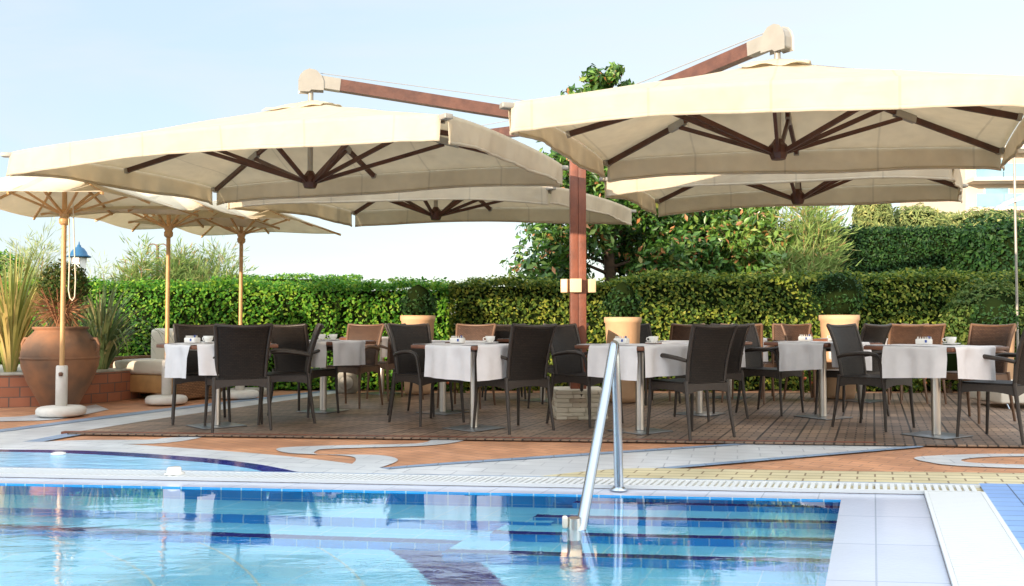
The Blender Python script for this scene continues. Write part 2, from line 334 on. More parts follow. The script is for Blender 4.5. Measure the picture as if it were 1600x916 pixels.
for nm, ang, stp in (('canvas', -19, .78), ('canvas2', -8, 5)):
    n = M[nm].node_tree; b = n.nodes['Principled BSDF']; L = n.links.new; src = b.inputs['Base Color'].links[0].from_socket
    tc = nd(n, 'ShaderNodeTexCoord'); dt = nd(n, 'ShaderNodeVectorMath', operation='DOT_PRODUCT'); dt.inputs[1].default_value = (math.cos(R(ang))/stp, math.sin(R(ang))/stp, 0); L(tc.outputs['Object'], dt.inputs[0])
    fr = nd(n, 'ShaderNodeMath', operation='FRACT'); L(dt.outputs['Value'], fr.inputs[0]); lt = nd(n, 'ShaderNodeMath', operation='LESS_THAN'); lt.inputs[1].default_value = .022; L(fr.outputs[0], lt.inputs[0])
    dm = nd(n, 'ShaderNodeTexNoise'); dm.inputs['Scale'].default_value = 9; dm.inputs['Detail'].default_value = 6; L(tc.outputs['Object'], dm.inputs['Vector'])
    dr_ = nd(n, 'ShaderNodeMapRange'); dr_.inputs[1].default_value = .3; dr_.inputs[2].default_value = .75; dr_.inputs[3].default_value = 1.05; dr_.inputs[4].default_value = .95; L(dm.outputs['Fac'], dr_.inputs[0])
    ms_ = nd(n, 'ShaderNodeMath', operation='MULTIPLY_ADD'); ms_.inputs[1].default_value = -.13; L(lt.outputs[0], ms_.inputs[0]); L(dr_.outputs[0], ms_.inputs[2])
    hv = nd(n, 'ShaderNodeHueSaturation'); L(ms_.outputs[0], hv.inputs['Value']); L(src, hv.inputs['Color'])
    L(hv.outputs[0], b.inputs['Base Color'])
    for q_ in n.nodes:
        if q_.type == 'BSDF_TRANSLUCENT': L(hv.outputs[0], q_.inputs[0])
        if q_.type == 'BUMP':
            q_.inputs['Distance'].default_value = .06; w1 = nd(n, 'ShaderNodeTexNoise'); w1.inputs['Scale'].default_value = 2.2; w1.inputs['Detail'].default_value = 3; w1.inputs['Distortion'].default_value = 1.2
            mp = nd(n, 'ShaderNodeMapping'); mp.inputs['Scale'].default_value = (1, 1, 1.6); L(tc.outputs['Object'], mp.inputs[0]); L(mp.outputs[0], w1.inputs['Vector']); L(w1.outputs['Fac'], q_.inputs['Height']); q_.inputs['Strength'].default_value = .28

# ------------------------------------------------------------------ setting: ground, terrace, pool
P0 = G(1314, 784); P0 = Vector((P0.x, P0.y))
q = G(0, 758); e = (P0-Vector((q.x, q.y))).normalized()
a_, b_ = G(1498, 766), G(1575, 916); v = Vector((a_.x-b_.x, a_.y-b_.y)).normalized()
def Q(s, t, z=0.0):   # oblique pool coordinates: s along the far rim, t across it
    p = P0+e*s+v*t; return Vector((p.x, p.y, z))
WZ = 0.003
def band(s0, s1, t0, t1, z, name, m):
    return struct(MB().poly([Q(s0, t0), Q(s1, t0), Q(s1, t1), Q(s0, t1)], z).build(name, m))
SL, TN = -9.5, -6.5
g = MB()
BIG = 900
g.poly([(-BIG, 13.9), (BIG, 13.9), (BIG, BIG), (-BIG, BIG)], -.03)
g.poly([(-BIG, -BIG), (BIG, -BIG), (BIG, -9), (-BIG, -9)], -.03)
g.poly([(-BIG, -9), (-14, -9), (-14, 13.9), (-BIG, 13.9)], -.03)
g.poly([(14, -9), (BIG, -9), (BIG, 13.9), (14, 13.9)], -.03)
struct(g.build('ground', M['grass']))
g = MB()
g.poly([Q(SL, 0), Q(.0, 0), Q(6, 0), (14, 5), (14, 14), (-14, 14), (-14, 5.8)], 0)
g.poly([Q(0, 0), Q(6, 0), (14, 5), (14, -9), Q(0, TN)], 0)
g.poly([Q(SL, 0), (-14, 5.8), (-14, -9), Q(SL, TN)], 0)
g.poly([(-14, -9), (14, -9), Q(0, TN), Q(SL, TN)], 0)
struct(g.build('terrace', M['orange_brick']))
def gp(pts, z): return [G(x, y, z) for x, y in pts]
def sheet(name, pts, m, z): return struct(MB().poly(gp(pts, z), z).build(name, m))
def smoothpts(pts, n=6, closed=False):
    out = []; k = len(pts)
    for i in range(k if closed else k-1):
        p0 = pts[(i-1) % k] if (closed or i > 0) else pts[i]; p1 = pts[i]; p2 = pts[(i+1) % k]; p3 = pts[(i+2) % k] if (closed or i+2 < k) else p2
        for j in range(n):
            t = j/n
            out.append(tuple(.5*((2*p1[c])+(-p0[c]+p2[c])*t+(2*p0[c]-5*p1[c]+4*p2[c]-p3[c])*t*t+(-p0[c]+3*p1[c]-3*p2[c]+p3[c])*t**3) for c in (0, 1)))
    if not closed: out.append(tuple(pts[-1]))
    return out
def ribbon(name, top, bot, m, z):
    """strip of paving between two image curves laid on the terrace"""
    n = max(len(top), len(bot)); t_ = smoothpts(top, 8); b2 = smoothpts(bot, 8)
    def samp(l, f): 
        i = f*(len(l)-1); k = min(int(i), len(l)-2); r = i-k
        return (l[k][0]*(1-r)+l[k+1][0]*r, l[k][1]*(1-r)+l[k+1][1]*r)
    mb = MB(); K = 40
    T = [G(*samp(t_, i/K), z) for i in range(K+1)]; B = [G(*samp(b2, i/K), z) for i in range(K+1)]
    for i in range(K): mb.add([B[i], B[i+1], T[i+1], T[i]], [(0, 1, 2, 3)])
    return struct(mb.build(name, m))
# pale band running behind the deck's left edge, with slate borders
ribbon('paving_band', [(-300, 712), (0, 674), (235, 644), (530, 609)], [(-300, 745), (0, 699), (105, 678), (250, 655), (560, 609.6)], M['white_tile'], .004)
ribbon('paving_border', [(-300, 709), (0, 671), (235, 641), (530, 607.5)], [(-300, 713), (0, 675), (235, 645), (530, 609.3)], M['blue_border'], .008)
ribbon('paving_border', [(-300, 742), (0, 696), (105, 677), (170, 668)], [(-300, 750), (0, 702), (110, 682), (200, 668)], M['blue_border'], .012)
# pale band crossing in front of the deck
ribbon('paving_band', [(470, 745), (640, 729), (900, 711), (1230, 690)], [(700, 752), (900, 744.5), (1120, 724), (1450, 696.5)], M['white_tile'], .004)
ribbon('paving_border', [(470, 743), (640, 727), (900, 709), (1230, 688)], [(500, 745), (640, 730), (900, 712.3), (1230, 690)], M['blue_border'], .008)
ribbon('paving_border', [(800, 748), (900, 742.5), (1120, 722.5), (1450, 695)], [(860, 749), (920, 743.5), (1120, 726), (1440, 698.5)], M['blue_border'], .012)
# straw brick apron
ribbon('brick_apron', [(800, 749), (960, 733), (1100, 732.5), (1300, 736), (1600, 739.5), (2300, 752)], [(810, 753), (960, 757), (1100, 760), (1300, 764), (1600, 770), (2300, 790)], M['yellow_brick'], .0165)
struct(MB().poly([Q(.82, -9), Q(2.3, -9), Q(2.3, .62), Q(.82, .62)], .0205).build('brick_apron', M['yellow_brick']))
# white snakes in the terracotta
def snake(pts, name='paving_snake'):
    return struct(MB().poly([G(x, y, .0035) for x, y in smoothpts(pts, 6, True)], .0035).build(name, M['white_tile']))
snake([(316, 682), (262, 684), (230, 687), (120, 688), (40, 692), (40, 697), (120, 694), (230, 693.5), (285, 689)])
ribbon('paving_snake', [(724, 687.5), (680, 686), (650, 693), (520, 696), (436, 700), (452, 708), (540, 712), (556, 719), (540, 731)],
       [(724, 688.5), (700, 693), (650, 697), (520, 701), (495, 704), (500, 710), (590, 711), (622, 719), (590, 732)], M['white_tile'], .006)
ribbon('paving_snake', [(1750, 708), (1600, 709), (1520, 709.5), (1432, 714), (1450, 722), (1520, 729), (1750, 736)],
       [(1750, 712), (1600, 713), (1545, 714), (1503, 718), (1520, 723), (1600, 726), (1750, 731)], M['white_tile'], .006)
ribbon('paving_snake', [(150, 632), (60, 647), (0, 652), (-200, 656)], [(170, 640), (90, 655), (0, 658.5), (-200, 664)], M['white_tile'], .006)
# small round pool at the left: pale rim, navy ring, shallow water
ribbon('round_pool_rim', [(-260, 690), (0, 690), (150, 692), (300, 701), (450, 713), (580, 729), (640, 741)], [(-260, 708), (0, 707), (150, 710), (300, 720), (400, 730), (470, 741), (480, 743)], M['white_tile'], .0125)
ribbon('round_pool_ring', [(-260, 702), (0, 702.5), (150, 705), (300, 714), (400, 725), (478, 740)], [(-260, 706), (0, 706.5), (150, 711), (300, 722), (380, 731), (425, 741)], M['navy_tile'], .0165)

def water_mat(name, shallow=None):
    m = bpy.data.materials.new(name); m.use_nodes = True; n = m.node_tree; b = n.nodes['Principled BSDF']; L = n.links.new
    if shallow: b.inputs['Base Color'].default_value = (*shallow, 1); b.inputs['Roughness'].default_value = .08
    else:
        b.inputs['Base Color'].default_value = (.90, .97, 1, 1); b.inputs['Transmission Weight'].default_value = 1; b.inputs['Roughness'].default_value = 0
    b.inputs['IOR'].default_value = 1.33
    if not shallow: b.inputs['Coat Weight'].default_value = 1; b.inputs['Coat Roughness'].default_value = 0; b.inputs['Coat IOR'].default_value = 1.45
    g_ = nd(n, 'ShaderNodeNewGeometry')
    mp = nd(n, 'ShaderNodeMapping'); mp.inputs['Scale'].default_value = (1.2, 3.2, 1); L(g_.outputs['Position'], mp.inputs[0])
    n1 = nd(n, 'ShaderNodeTexNoise'); n1.inputs['Scale'].default_value = 2.4; n1.inputs['Detail'].default_value = 5; n1.inputs['Roughness'].default_value = .55; n1.inputs['Distortion'].default_value = .6; L(mp.outputs[0], n1.inputs['Vector'])
    # ripples gather in loose patches, calm water between
    n2 = nd(n, 'ShaderNodeTexNoise'); n2.inputs['Scale'].default_value = .55; n2.inputs['Detail'].default_value = 1; L(g_.outputs['Position'], n2.inputs['Vector'])
    mr = nd(n, 'ShaderNodeMapRange'); mr.inputs[1].default_value = .42; mr.inputs[2].default_value = .62; mr.inputs[3].default_value = .15; mr.inputs[4].default_value = 1.5; L(n2.outputs['Fac'], mr.inputs[0])
    # calmer by the far rim
    sp = nd(n, 'ShaderNodeSeparateXYZ'); L(g_.outputs['Position'], sp.inputs[0])
    m3 = nd(n, 'ShaderNodeMapRange'); m3.inputs[1].default_value = 4.9; m3.inputs[2].default_value = 4.0; m3.inputs[3].default_value = .05; m3.inputs[4].default_value = 1; L(sp.outputs[1], m3.inputs[0])
    ml = nd(n, 'ShaderNodeMath', operation='MULTIPLY'); L(mr.outputs[0], ml.inputs[0])
    if shallow: ml.inputs[1].default_value = 1
    else: L(m3.outputs[0], ml.inputs[1])
    m2 = nd(n, 'ShaderNodeMath', operation='MULTIPLY'); L(ml.outputs[0], m2.inputs[0]); L(n1.outputs['Fac'], m2.inputs[1])
    bp = nd(n, 'ShaderNodeBump'); bp.inputs['Strength'].default_value = 1; bp.inputs['Distance'].default_value = .0042 if not shallow else .01
    L(m2.outputs[0], bp.inputs['Height']); L(bp.outputs[0], b.inputs['Normal']); L(bp.outputs[0], b.inputs['Coat Normal'])
    return m
ribbon('round_pool_water', [(-260, 706.2), (0, 706.2), (150, 710.5), (300, 721), (380, 730.5), (427, 741)], [(-260, 742), (0, 740), (150, 741.6), (300, 743.6), (380, 744.6), (427, 745)], water_mat('shallow_water', (.30, .60, .86)), .0205)
# main pool: rim, grating, coping
CP, GR = .20, .44
struct(MB().poly([Q(SL, 0), Q(.44, 0), Q(.44, CP), Q(SL, CP)], 0.0102).build('coping', M['coping']))
struct(MB().poly([Q(0, TN), Q(.44, TN), Q(.44, .0), Q(0, 0)], 0.0102).build('coping', M['coping']))
struct(MB().poly([Q(SL, GR), Q(.76, GR), Q(.76, GR+.07), Q(SL, GR+.07)], 0.0245).build('blue_strip', M['blue_border']))
struct(MB().poly([Q(.76, TN), Q(1.08, TN), Q(1.08, GR+.07), Q(.76, GR+.07)], 0.0285).build('blue_strip', M['blue_tile']))
struct(MB().poly([Q(SL, CP), Q(.76, CP), Q(.76, GR), Q(SL, GR)], 0.0125).build('channel', M['void']))
struct(MB().poly([Q(.44, TN), Q(.76, TN), Q(.76, CP), Q(.44, CP)], 0.0165).build('channel', M['void']))
g = MB(); k = SL
while k < .72:
    a = [Q(k, CP+.02), Q(k+.024, CP+.02), Q(k+.024, GR-.02), Q(k, GR-.02)]; g.poly(a, .013, .030); k += .040
g.poly([Q(SL, CP), Q(.74, CP), Q(.74, CP+.022), Q(SL, CP+.022)], .013, .032)
g.poly([Q(SL, GR-.022), Q(.76, GR-.022), Q(.76, GR), Q(SL, GR)], .013, .032)
tag(g.build('pool_grating', M['grille']), 'slotted white overflow grating along the far rim of the pool', 'grating')
g = MB(); k = TN
while k < CP-.03:
    g.poly([Q(.46, k), Q(.74, k), Q(.74, k+.033), Q(.46, k+.033)], .017, .031); k += .036
g.poly([Q(.44, TN), Q(.458, TN), Q(.458, CP-.004), Q(.44, CP-.004)], .017, .034); g.poly([Q(.738, TN), Q(.76, TN), Q(.76, CP-.004), Q(.738, CP-.004)], .017, .034)
tag(g.build('pool_grating', M['grille']), 'wide white grating running down the right side of the pool towards the viewer', 'grating')
# basin
g = MB(); FD = -.63
g.poly([Q(SL, TN), Q(0, TN), Q(0, 0), Q(SL, 0)], FD)
struct(g.build('pool_floor', M['aqua_tile']))
g = MB()
for a, b in ((Q(SL, 0), Q(0, 0)), (Q(0, 0), Q(0, TN)), (Q(0, TN), Q(SL, TN)), (Q(SL, TN), Q(SL, 0))):
    g.add([Vector((a.x, a.y, 0.0102)), Vector((b.x, b.y, .0102)), Vector((b.x, b.y, FD)), Vector((a.x, a.y, FD))], [(0, 1, 2, 3)])
struct(g.build('pool_wall', M['azure_tile']))
def pstep(s0, s1, t0, t1, z, nav=.045, navs=(0,)):
    """one underwater tread with its riser, navy nosing"""
    struct(MB().poly([Q(s0, t0), Q(s1, t0), Q(s1, t1), Q(s0, t1)], z).build('pool_step', M['aqua_tile']))
    a, b = Q(s0, t0), Q(s1, t0); m_ = MB(); m_.add([(a.x, a.y, z), (b.x, b.y, z), (b.x, b.y, FD), (a.x, a.y, FD)], [(0, 1, 2, 3)])
    a, b = Q(s0, t0), Q(s0, t1); m_.add([(a.x, a.y, z), (b.x, b.y, z), (b.x, b.y, FD), (a.x, a.y, FD)], [(0, 1, 2, 3)])
    struct(m_.build('pool_riser', M['azure_tile']))
    if nav: struct(MB().poly([Q(s0, t0), Q(s1, t0), Q(s1, t0+nav), Q(s0, t0+nav)], z+.004).build('pool_nosing', M['navy_tile']))
SX = -1.42
pstep(SL, SX-.02, -.36, 0, -.31, 0); pstep(SL, SX-.18, -.64, -.36, -.50, .075)
for i in range(4):
    pstep(SX-.13*i, 0, -.07-.245*i-.0, 0 if i == 0 else -.07-.245*(i-1), -.12-.125*i, .065)
# curved navy lane on the floor
g = MB(); cc = G(620, 900); 
def arc(r0, r1, a0, a1, cx, cy, z, nm, m):
    mb = MB(); K = 40
    for i in range(K):
        t0 = a0+(a1-a0)*i/K; t1 = a0+(a1-a0)*(i+1)/K
        mb.add([(cx+r0*math.cos(t0), cy+r0*math.sin(t0), z), (cx+r1*math.cos(t0), cy+r1*math.sin(t0), z), (cx+r1*math.cos(t1), cy+r1*math.sin(t1), z), (cx+r0*math.cos(t1), cy+r0*math.sin(t1), z)], [(0, 1, 2, 3)])
    struct(mb.build(nm, m))
M['seam'] = mat('pale_grout', (.60, .78, .70), .5)
arc(3.0, 3.3, R(-20), R(50), -3.15, 2.9, FD+.004, 'pool_lane', M['navy_tile'])
for rr in (2.72, 2.30, 1.9): arc(rr, rr+.012, R(-20), R(65), -3.15, 2.9, FD+.005, 'pool_seam', M['seam'])
struct(MB().poly([Q(SL, TN), Q(0, TN), Q(0, 0), Q(SL, 0)], WZ).build('pool_water', water_mat('pool_water')))

# deck of square slatted tiles
M['deck'] = None
def deck_mat():
    m = bpy.data.materials.new('deck_tiles'); m.use_nodes = True; n = m.node_tree; b = n.nodes['Principled BSDF']; L = n.links.new
    b.inputs['Roughness'].default_value = .5
    tc = nd(n, 'ShaderNodeTexCoord'); mp = nd(n, 'ShaderNodeMapping'); L(pool_coords(n), mp.inputs[0])
    def br(wd, ht, ms, off, c1, c2, mo):
        t = nd(n, 'ShaderNodeTexBrick'); t.offset = off; t.inputs['Scale'].default_value = 1; t.inputs['Brick Width'].default_value = wd; t.inputs['Row Height'].default_value = ht
        t.inputs['Mortar Size'].default_value = ms; t.inputs['Color1'].default_value = (*c1, 1); t.inputs['Color2'].default_value = (*c2, 1); t.inputs['Mortar'].default_value = (*mo, 1); t.inputs['Mortar Smooth'].default_value = .1
        L(mp.outputs[0], t.inputs[0]); return t
    A = br(.0763, .305, .007, 0, (.31, .205, .135), (.22, .15, .105), (.05, .035, .027))
    spx = nd(n, 'ShaderNodeSeparateXYZ'); L(mp.outputs[0], spx.inputs[0])
    dv = nd(n, 'ShaderNodeMath', operation='DIVIDE'); dv.inputs[1].default_value = .1525; L(spx.outputs[1], dv.inputs[0])
    fr = nd(n, 'ShaderNodeMath', operation='FRACT'); L(dv.outputs[0], fr.inputs[0])
    gt = nd(n, 'ShaderNodeMath', operation='GREATER_THAN'); gt.inputs[1].default_value = .45; L(fr.outputs[0], gt.inputs[0])
    vn = nd(n, 'ShaderNodeTexNoise'); vn.inputs['Scale'].default_value = 7; L(mp.outputs[0], vn.inputs['Vector'])
    pl = nd(n, 'ShaderNodeMix', data_type='RGBA'); pl.inputs[6].default_value = (.32, .215, .145, 1); pl.inputs[7].default_value = (.22, .14, .09, 1); L(vn.outputs['Fac'], pl.inputs[0])
    mA = nd(n, 'ShaderNodeMix', data_type='RGBA'); L(gt.outputs[0], mA.inputs[0]); L(pl.outputs[2], mA.inputs[6]); L(A.outputs[0], mA.inputs[7])
    B = br(.305, .305, .009, 0, (1, 1, 1), (.62, .62, .66), (.10, .08, .07))
    mx = nd(n, 'ShaderNodeMix', data_type='RGBA'); mx.blend_type = 'MULTIPLY'; mx.inputs[0].default_value = 1; L(mA.outputs[2], mx.inputs[6]); L(B.outputs[0], mx.inputs[7])
    no = nd(n, 'ShaderNodeTexNoise'); no.inputs['Scale'].default_value = 1.6; no.inputs['Detail'].default_value = 6; L(tc.outputs['Object'], no.inputs['Vector'])
    mr = nd(n, 'ShaderNodeMapRange'); mr.inputs[1].default_value = .35; mr.inputs[2].default_value = .65; mr.inputs[3].default_value = .75; mr.inputs[4].default_value = 1.25; L(no.outputs['Fac'], mr.inputs[0])
    hv = nd(n, 'ShaderNodeHueSaturation'); L(mr.outputs[0], hv.inputs['Value']); L(mx.outputs[2], hv.inputs['Color']); L(hv.outputs[0], b.inputs['Base Color'])
    bp = nd(n, 'ShaderNodeBump'); bp.invert = True; bp.inputs['Strength'].default_value = .7; bp.inputs['Distance'].default_value = .006; L(A.outputs['Fac'], bp.inputs['Height']); L(bp.outputs[0], b.inputs['Normal'])
    return m
M['deck'] = deck_mat(); DZ = .022
dp = gp([(105, 677), (240, 655.5), (502, 618), (530, 614)], DZ)+[Vector((13, 12.2, DZ))]+gp([(2600, 710), (1600, 697)], DZ)
dp[4] = Vector((13, 12.15, DZ)); dp[3] = Vector((dp[3].x, dp[3].y, DZ))
dp.insert(4, Vector((dp[3].x+.4, 12.1, DZ)))
struct(MB().poly(dp, .012, DZ).build('deck', M['deck']))
# edge boards of the deck
g = MB()
a, b = G(103, 677.5, 0), G(1600, 697.8, 0); d = (b-a).normalized(); b = a+d*22; nrm = Vector((d.y, -d.x, 0))
L_ = (b-a).length; k = 0
while k < L_-1:
    ln = random.choice((1.2, 1.6, 2.0)); p = a+d*k+nrm*.012; r = a+d*min(k+ln-.006, L_)+nrm*.012
    hz = .023+random.uniform(-.0015, .0015)
    g.poly([p, r, r+nrm*.06, p+nrm*.06], .004, hz); k += ln
struct(g.build('deck_edge', M['redwood']))

# ------------------------------------------------------------------ buildings far behind
M['peachwall'] = mat('peach_render', (.66, .54, .44), .8, var=.06, vscale=.6)
M['whitewall'] = mat('white_render', (.78, .75, .70), .8)
M['blueglass'] = mat('blue_balcony_glass', (.22, .42, .55), .2, spec=.8, var=.3, vscale=.3)
bd = empty('apartment_building', (45.0, 88, 0), R(-4))
tag(bd, 'peach apartment block with blue glass balconies, far off at the right edge', 'building')
MB().box((13, 10, 8.9), (26, 18, 17.8)).build('wall', M['peachwall'], bd)
for i in range(6):
    z = 14.9-2.9*i
    MB().box((13, -.2, z), (26.4, 2.4, .34)).build('balcony_slab', M['peachwall'], bd)
    gl = MB()
    for j in range(10): gl.box((1.3+j*2.6, -1.36, z+.17+.66), (2.5, .06, 1.28))
    gl.build('balcony_glass', M['blueglass'], bd)
    for j in range(5):
        f = MB().box((3+j*5, .985, z+1.3), (2.5, .05, 2.24)).build('window', M['whitewall'], bd)
        MB().box((3+j*5, .955, z+1.3), (2.2, .04, 2.0)).build('pane', M['blueglass'], f)
MB().box((13, 9, 17.98), (27, 21, .36)).build('roof', M['whitewall'], bd)
# unseen block added behind the viewer to shade the pool and near tables
sb = empty('shade_block', (0, 0, 0))
tag(sb, 'unseen cream block added behind the viewer to cast shade', 'building')
BH = 3.95
MB().box((-12, -10.5, BH/2), (44, 5, BH)).build('wall', M['whitewall'], sb)
MB().box((-12, -10.5, BH+.09), (44.5, 5.5, .18)).build('roof', M['redwood'], sb)

# ------------------------------------------------------------------ hedges
HM = {}
HM['sunny'] = leafmat('bright_privet_leaves', [(0, (.025, .12, .012)), (.35, (.07, .24, .02)), (.7, (.16, .36, .03)), (1, (.32, .46, .05))])
HM['yellow'] = leafmat('yellow_green_privet_leaves', [(0, (.025, .07, .012)), (.35, (.08, .15, .02)), (.7, (.20, .26, .035)), (1, (.36, .37, .06))])
HM['dark'] = leafmat('shade_dark_leaves', [(0, (.008, .032, .010)), (.5, (.018, .062, .015)), (1, (.05, .12, .025))], .25)  # darker greens stand for the shade on the tall right-hand hedge
HM['mid'] = leafmat('mid_green_leaves', [(0, (.04, .09, .02)), (.5, (.10, .18, .035)), (1, (.20, .28, .06))])
def noise2(u, v_, s=1.0, seed=0):
    return (np.sin(u*2.1*s+seed)+np.sin(v_*3.3*s+seed*2.1)+np.sin((u+v_)*1.3*s+seed*.7)+np.sin(u*5.3*s+v_*2.2*s+seed))/4
def hedge(name, x0, x1, y0, y1, h, m, label, dens=1100, size=.06, seed=0, rough=.05, top_up=0.0, z0=.02, group=None):
    o = empty(name, ((x0+x1)/2, (y0+y1)/2, 0)); tag(o, label, 'hedge', group)
    ox, oy = (x0+x1)/2, (y0+y1)/2; hx, hy = (x1-x0)/2, (y1-y0)/2
    MB().box((0, 0, (z0+h-.08)/2), (2*hx-.2, 2*hy-.2, h-.08-z0)).build('shade_core', M['core'], o)  # dark solid box inside the leaves, stops light passing through the hedge
    P = []; N = []
    def face(n, fn, nr):
        u = rng.uniform(0, 1, n); w_ = rng.uniform(0, 1, n); p = fn(u, w_); P.append(p); N.append(np.tile(nr, (n, 1)))
    H = lambda x: h+rough*1.2*noise2(x+ox, x*0, 2.2, seed)
    dep = lambda a, b, n: rough*noise2(a, b*2.5, 2.5, seed+3)-np.abs(rng.normal(0, .045, n))
    n = int(dens*2*hx*h); face(n, lambda u, w_: np.stack([-hx+2*hx*u, -hy-dep(2*hx*u, w_, len(u)), z0+(H(-hx+2*hx*u)-z0)*w_], 1), (0, -1, .25))
    n = int(dens*1.5*2*hx*2*hy); face(n, lambda u, w_: np.stack([-hx+2*hx*u, -hy+2*hy*w_, H(-hx+2*hx*u)+dep(u*2*hx, w_, len(u))+top_up*rng.random(len(u))**3], 1), (0, -.2, 1))
    for sgn in (-1, 1):
        n = int(dens*2*hy*h); face(n, lambda u, w_: np.stack([sgn*(hx+dep(u, w_, len(u))), -hy+2*hy*u, z0+(h-z0)*w_], 1), (sgn, 0, .2))
    n = int(dens*.25*2*hx*h); face(n, lambda u, w_: np.stack([-hx+2*hx*u, hy+dep(2*hx*u, w_, len(u)), z0+(h-z0)*w_], 1), (0, 1, .2))
    leaf_mesh('leaves', np.concatenate(P), np.concatenate(N), size, m, o, aspect=.55, jitter=.55, up=.15)
    return o
hedge('hedge', -9.5, -.9, 12.75, 13.7, 1.50, HM['sunny'], 'long bright green clipped hedge behind the left half of the dining deck', seed=1, top_up=.1)
hedge('hedge', -.9, 1.75, 12.75, 13.7, 1.56, HM['yellow'], 'yellow-green clipped hedge directly behind the red post', seed=2, top_up=.08)
hedge('hedge', 1.7, 4.55, 12.7, 13.7, 1.63, HM['yellow'], 'yellow-green clipped hedge section right of the red post, left of the round-shrub planter', seed=3, top_up=.08)
hedge('hedge', 4.6, 9.2, 12.6, 13.7, 1.64, HM['yellow'], 'olive clipped hedge behind the tables at the right', seed=5, top_up=.1)
hedge('hedge', -6.25, -3.4, 19.5, 20.6, 2.0, HM['sunny'], 'far clipped hedge showing above the long left hedge', seed=4, size=.06, dens=400)
hedge('hedge', 5.7, 8.6, 15.4, 16.6, 2.58, HM['dark'], 'tall dark green hedge block standing above the olive hedge at the right', seed=7, size=.055, dens=1600, top_up=.08, rough=.025)
hedge('hedge', 7.55, 10.5, 14.2, 15.3, 2.48, HM['dark'], 'leafy dark hedge at the far right behind the round bush', seed=9, size=.08, dens=800, rough=.14, top_up=.25)

# ------------------------------------------------------------------ trees and shrubs
def blob_points(n, cx, cy, cz, rx, ry, rz_, shell=.35, lump=.18, seed=0):
    d = rng.normal(0, 1, (n, 3)); d /= np.linalg.norm(d, axis=1)[:, None]
    r = 1-shell*rng.random(n)**1.5; r *= 1+lump*noise2(d[:, 0]*3, d[:, 2]*3+d[:, 1]*2, 1.5, seed)
    p = d*r[:, None]*np.array([rx, ry, rz_])+np.array([cx, cy, cz]); return p, d
def magnolia(px, Y, H, Rm, label, seed, n, rmax_z=2.2, m=None):
    c = at(px, Y); o = empty('magnolia_tree', c); tag(o, label, 'tree')
    t = MB(); t.tube([(0, 0, 0), (.04, 0, H*.3), (-.03, .02, H*.6), (0, 0, H*.93)], [.13, .10, .06, .015], 8)
    t.build('trunk', M['bark'], o)
    rs = random.Random(seed); br = MB(); P = []; N = []
    nb = 46
    prof = lambda z: Rm*(1 if z < rmax_z else max(.08, 1-(z-rmax_z)/(H-rmax_z)*.92)) * (1 if z > 1.3 else .85)
    for i in range(nb):
        z = .7+(H-1.0)*(i/nb)**.85; a = i*2.4+rs.uniform(-.4, .4); r = prof(z)*rs.uniform(.75, 1.08)
        p0 = Vector((0, 0, z*.85)); p1 = Vector((math.cos(a)*r*.5, math.sin(a)*r*.5, z-.1)); p2 = Vector((math.cos(a)*r*.92, math.sin(a)*r*.92, z+.22))
        br.tube([p0, p1, p2], [.035, .022, .008], 5)
        for k in range(3):   # clumps along each limb
            f = (.5, .78, 1.0)[k]; c_ = p0.lerp(p2, f)+Vector((rs.uniform(-.15, .15), rs.uniform(-.15, .15), rs.uniform(-.1, .15)))
            nn = int(n/nb/3); rr = .42*(1 if H > 4 else .9)*(0.65+.35*f)*min(1, .04+r/1.1)
            p, d = blob_points(nn, c_.x, c_.y, c_.z, rr, rr, rr*.8, .8, .3, i+k)
            P.append(p); N.append(d)
    for k in range(5):
        p, d = blob_points(16, rs.uniform(-.2, .2), 0, H-.1-.13*k, .10+.05*k, .1+.05*k, .16, .9, .3, k); P.append(p); N.append(d)
    br.build('limbs', M['bark'], o)
    leaf_mesh('crown', np.concatenate(P), np.concatenate(N), .13, m, o, aspect=.42, jitter=.6, up=.35, fold=.2, sizevar=.5)
HM['magn'] = leafmat('glossy_magnolia_leaves', [(0, (.02, .06, .012)), (.4, (.045, .13, .02)), (.74, (.10, .21, .03)), (.92, (.20, .30, .06)), (.94, (.34, .14, .05)), (1, (.40, .18, .07))], .15, .42, .4)
HM['magn2'] = leafmat('light_magnolia_leaves', [(0, (.05, .12, .02)), (.5, (.12, .24, .04)), (.85, (.24, .36, .07)), (.93, (.35, .16, .06)), (1, (.4, .2, .08))], .2, .28, .6)
magnolia(950, 15.3, 5.45, 1.72, 'tall conical magnolia with rusty leaf undersides rising behind the red post', 3, 30000, m=HM['magn'])
magnolia(1085, 15.8, 3.4, 1.3, 'dark bushy magnolia just right of the tall one', 5, 17000, 2.3, m=HM['magn'])
magnolia(1178, 15.2, 3.1, .82, 'light green young magnolia beside the feathery tamarisk', 8, 9500, 2.2, m=HM['magn2'])
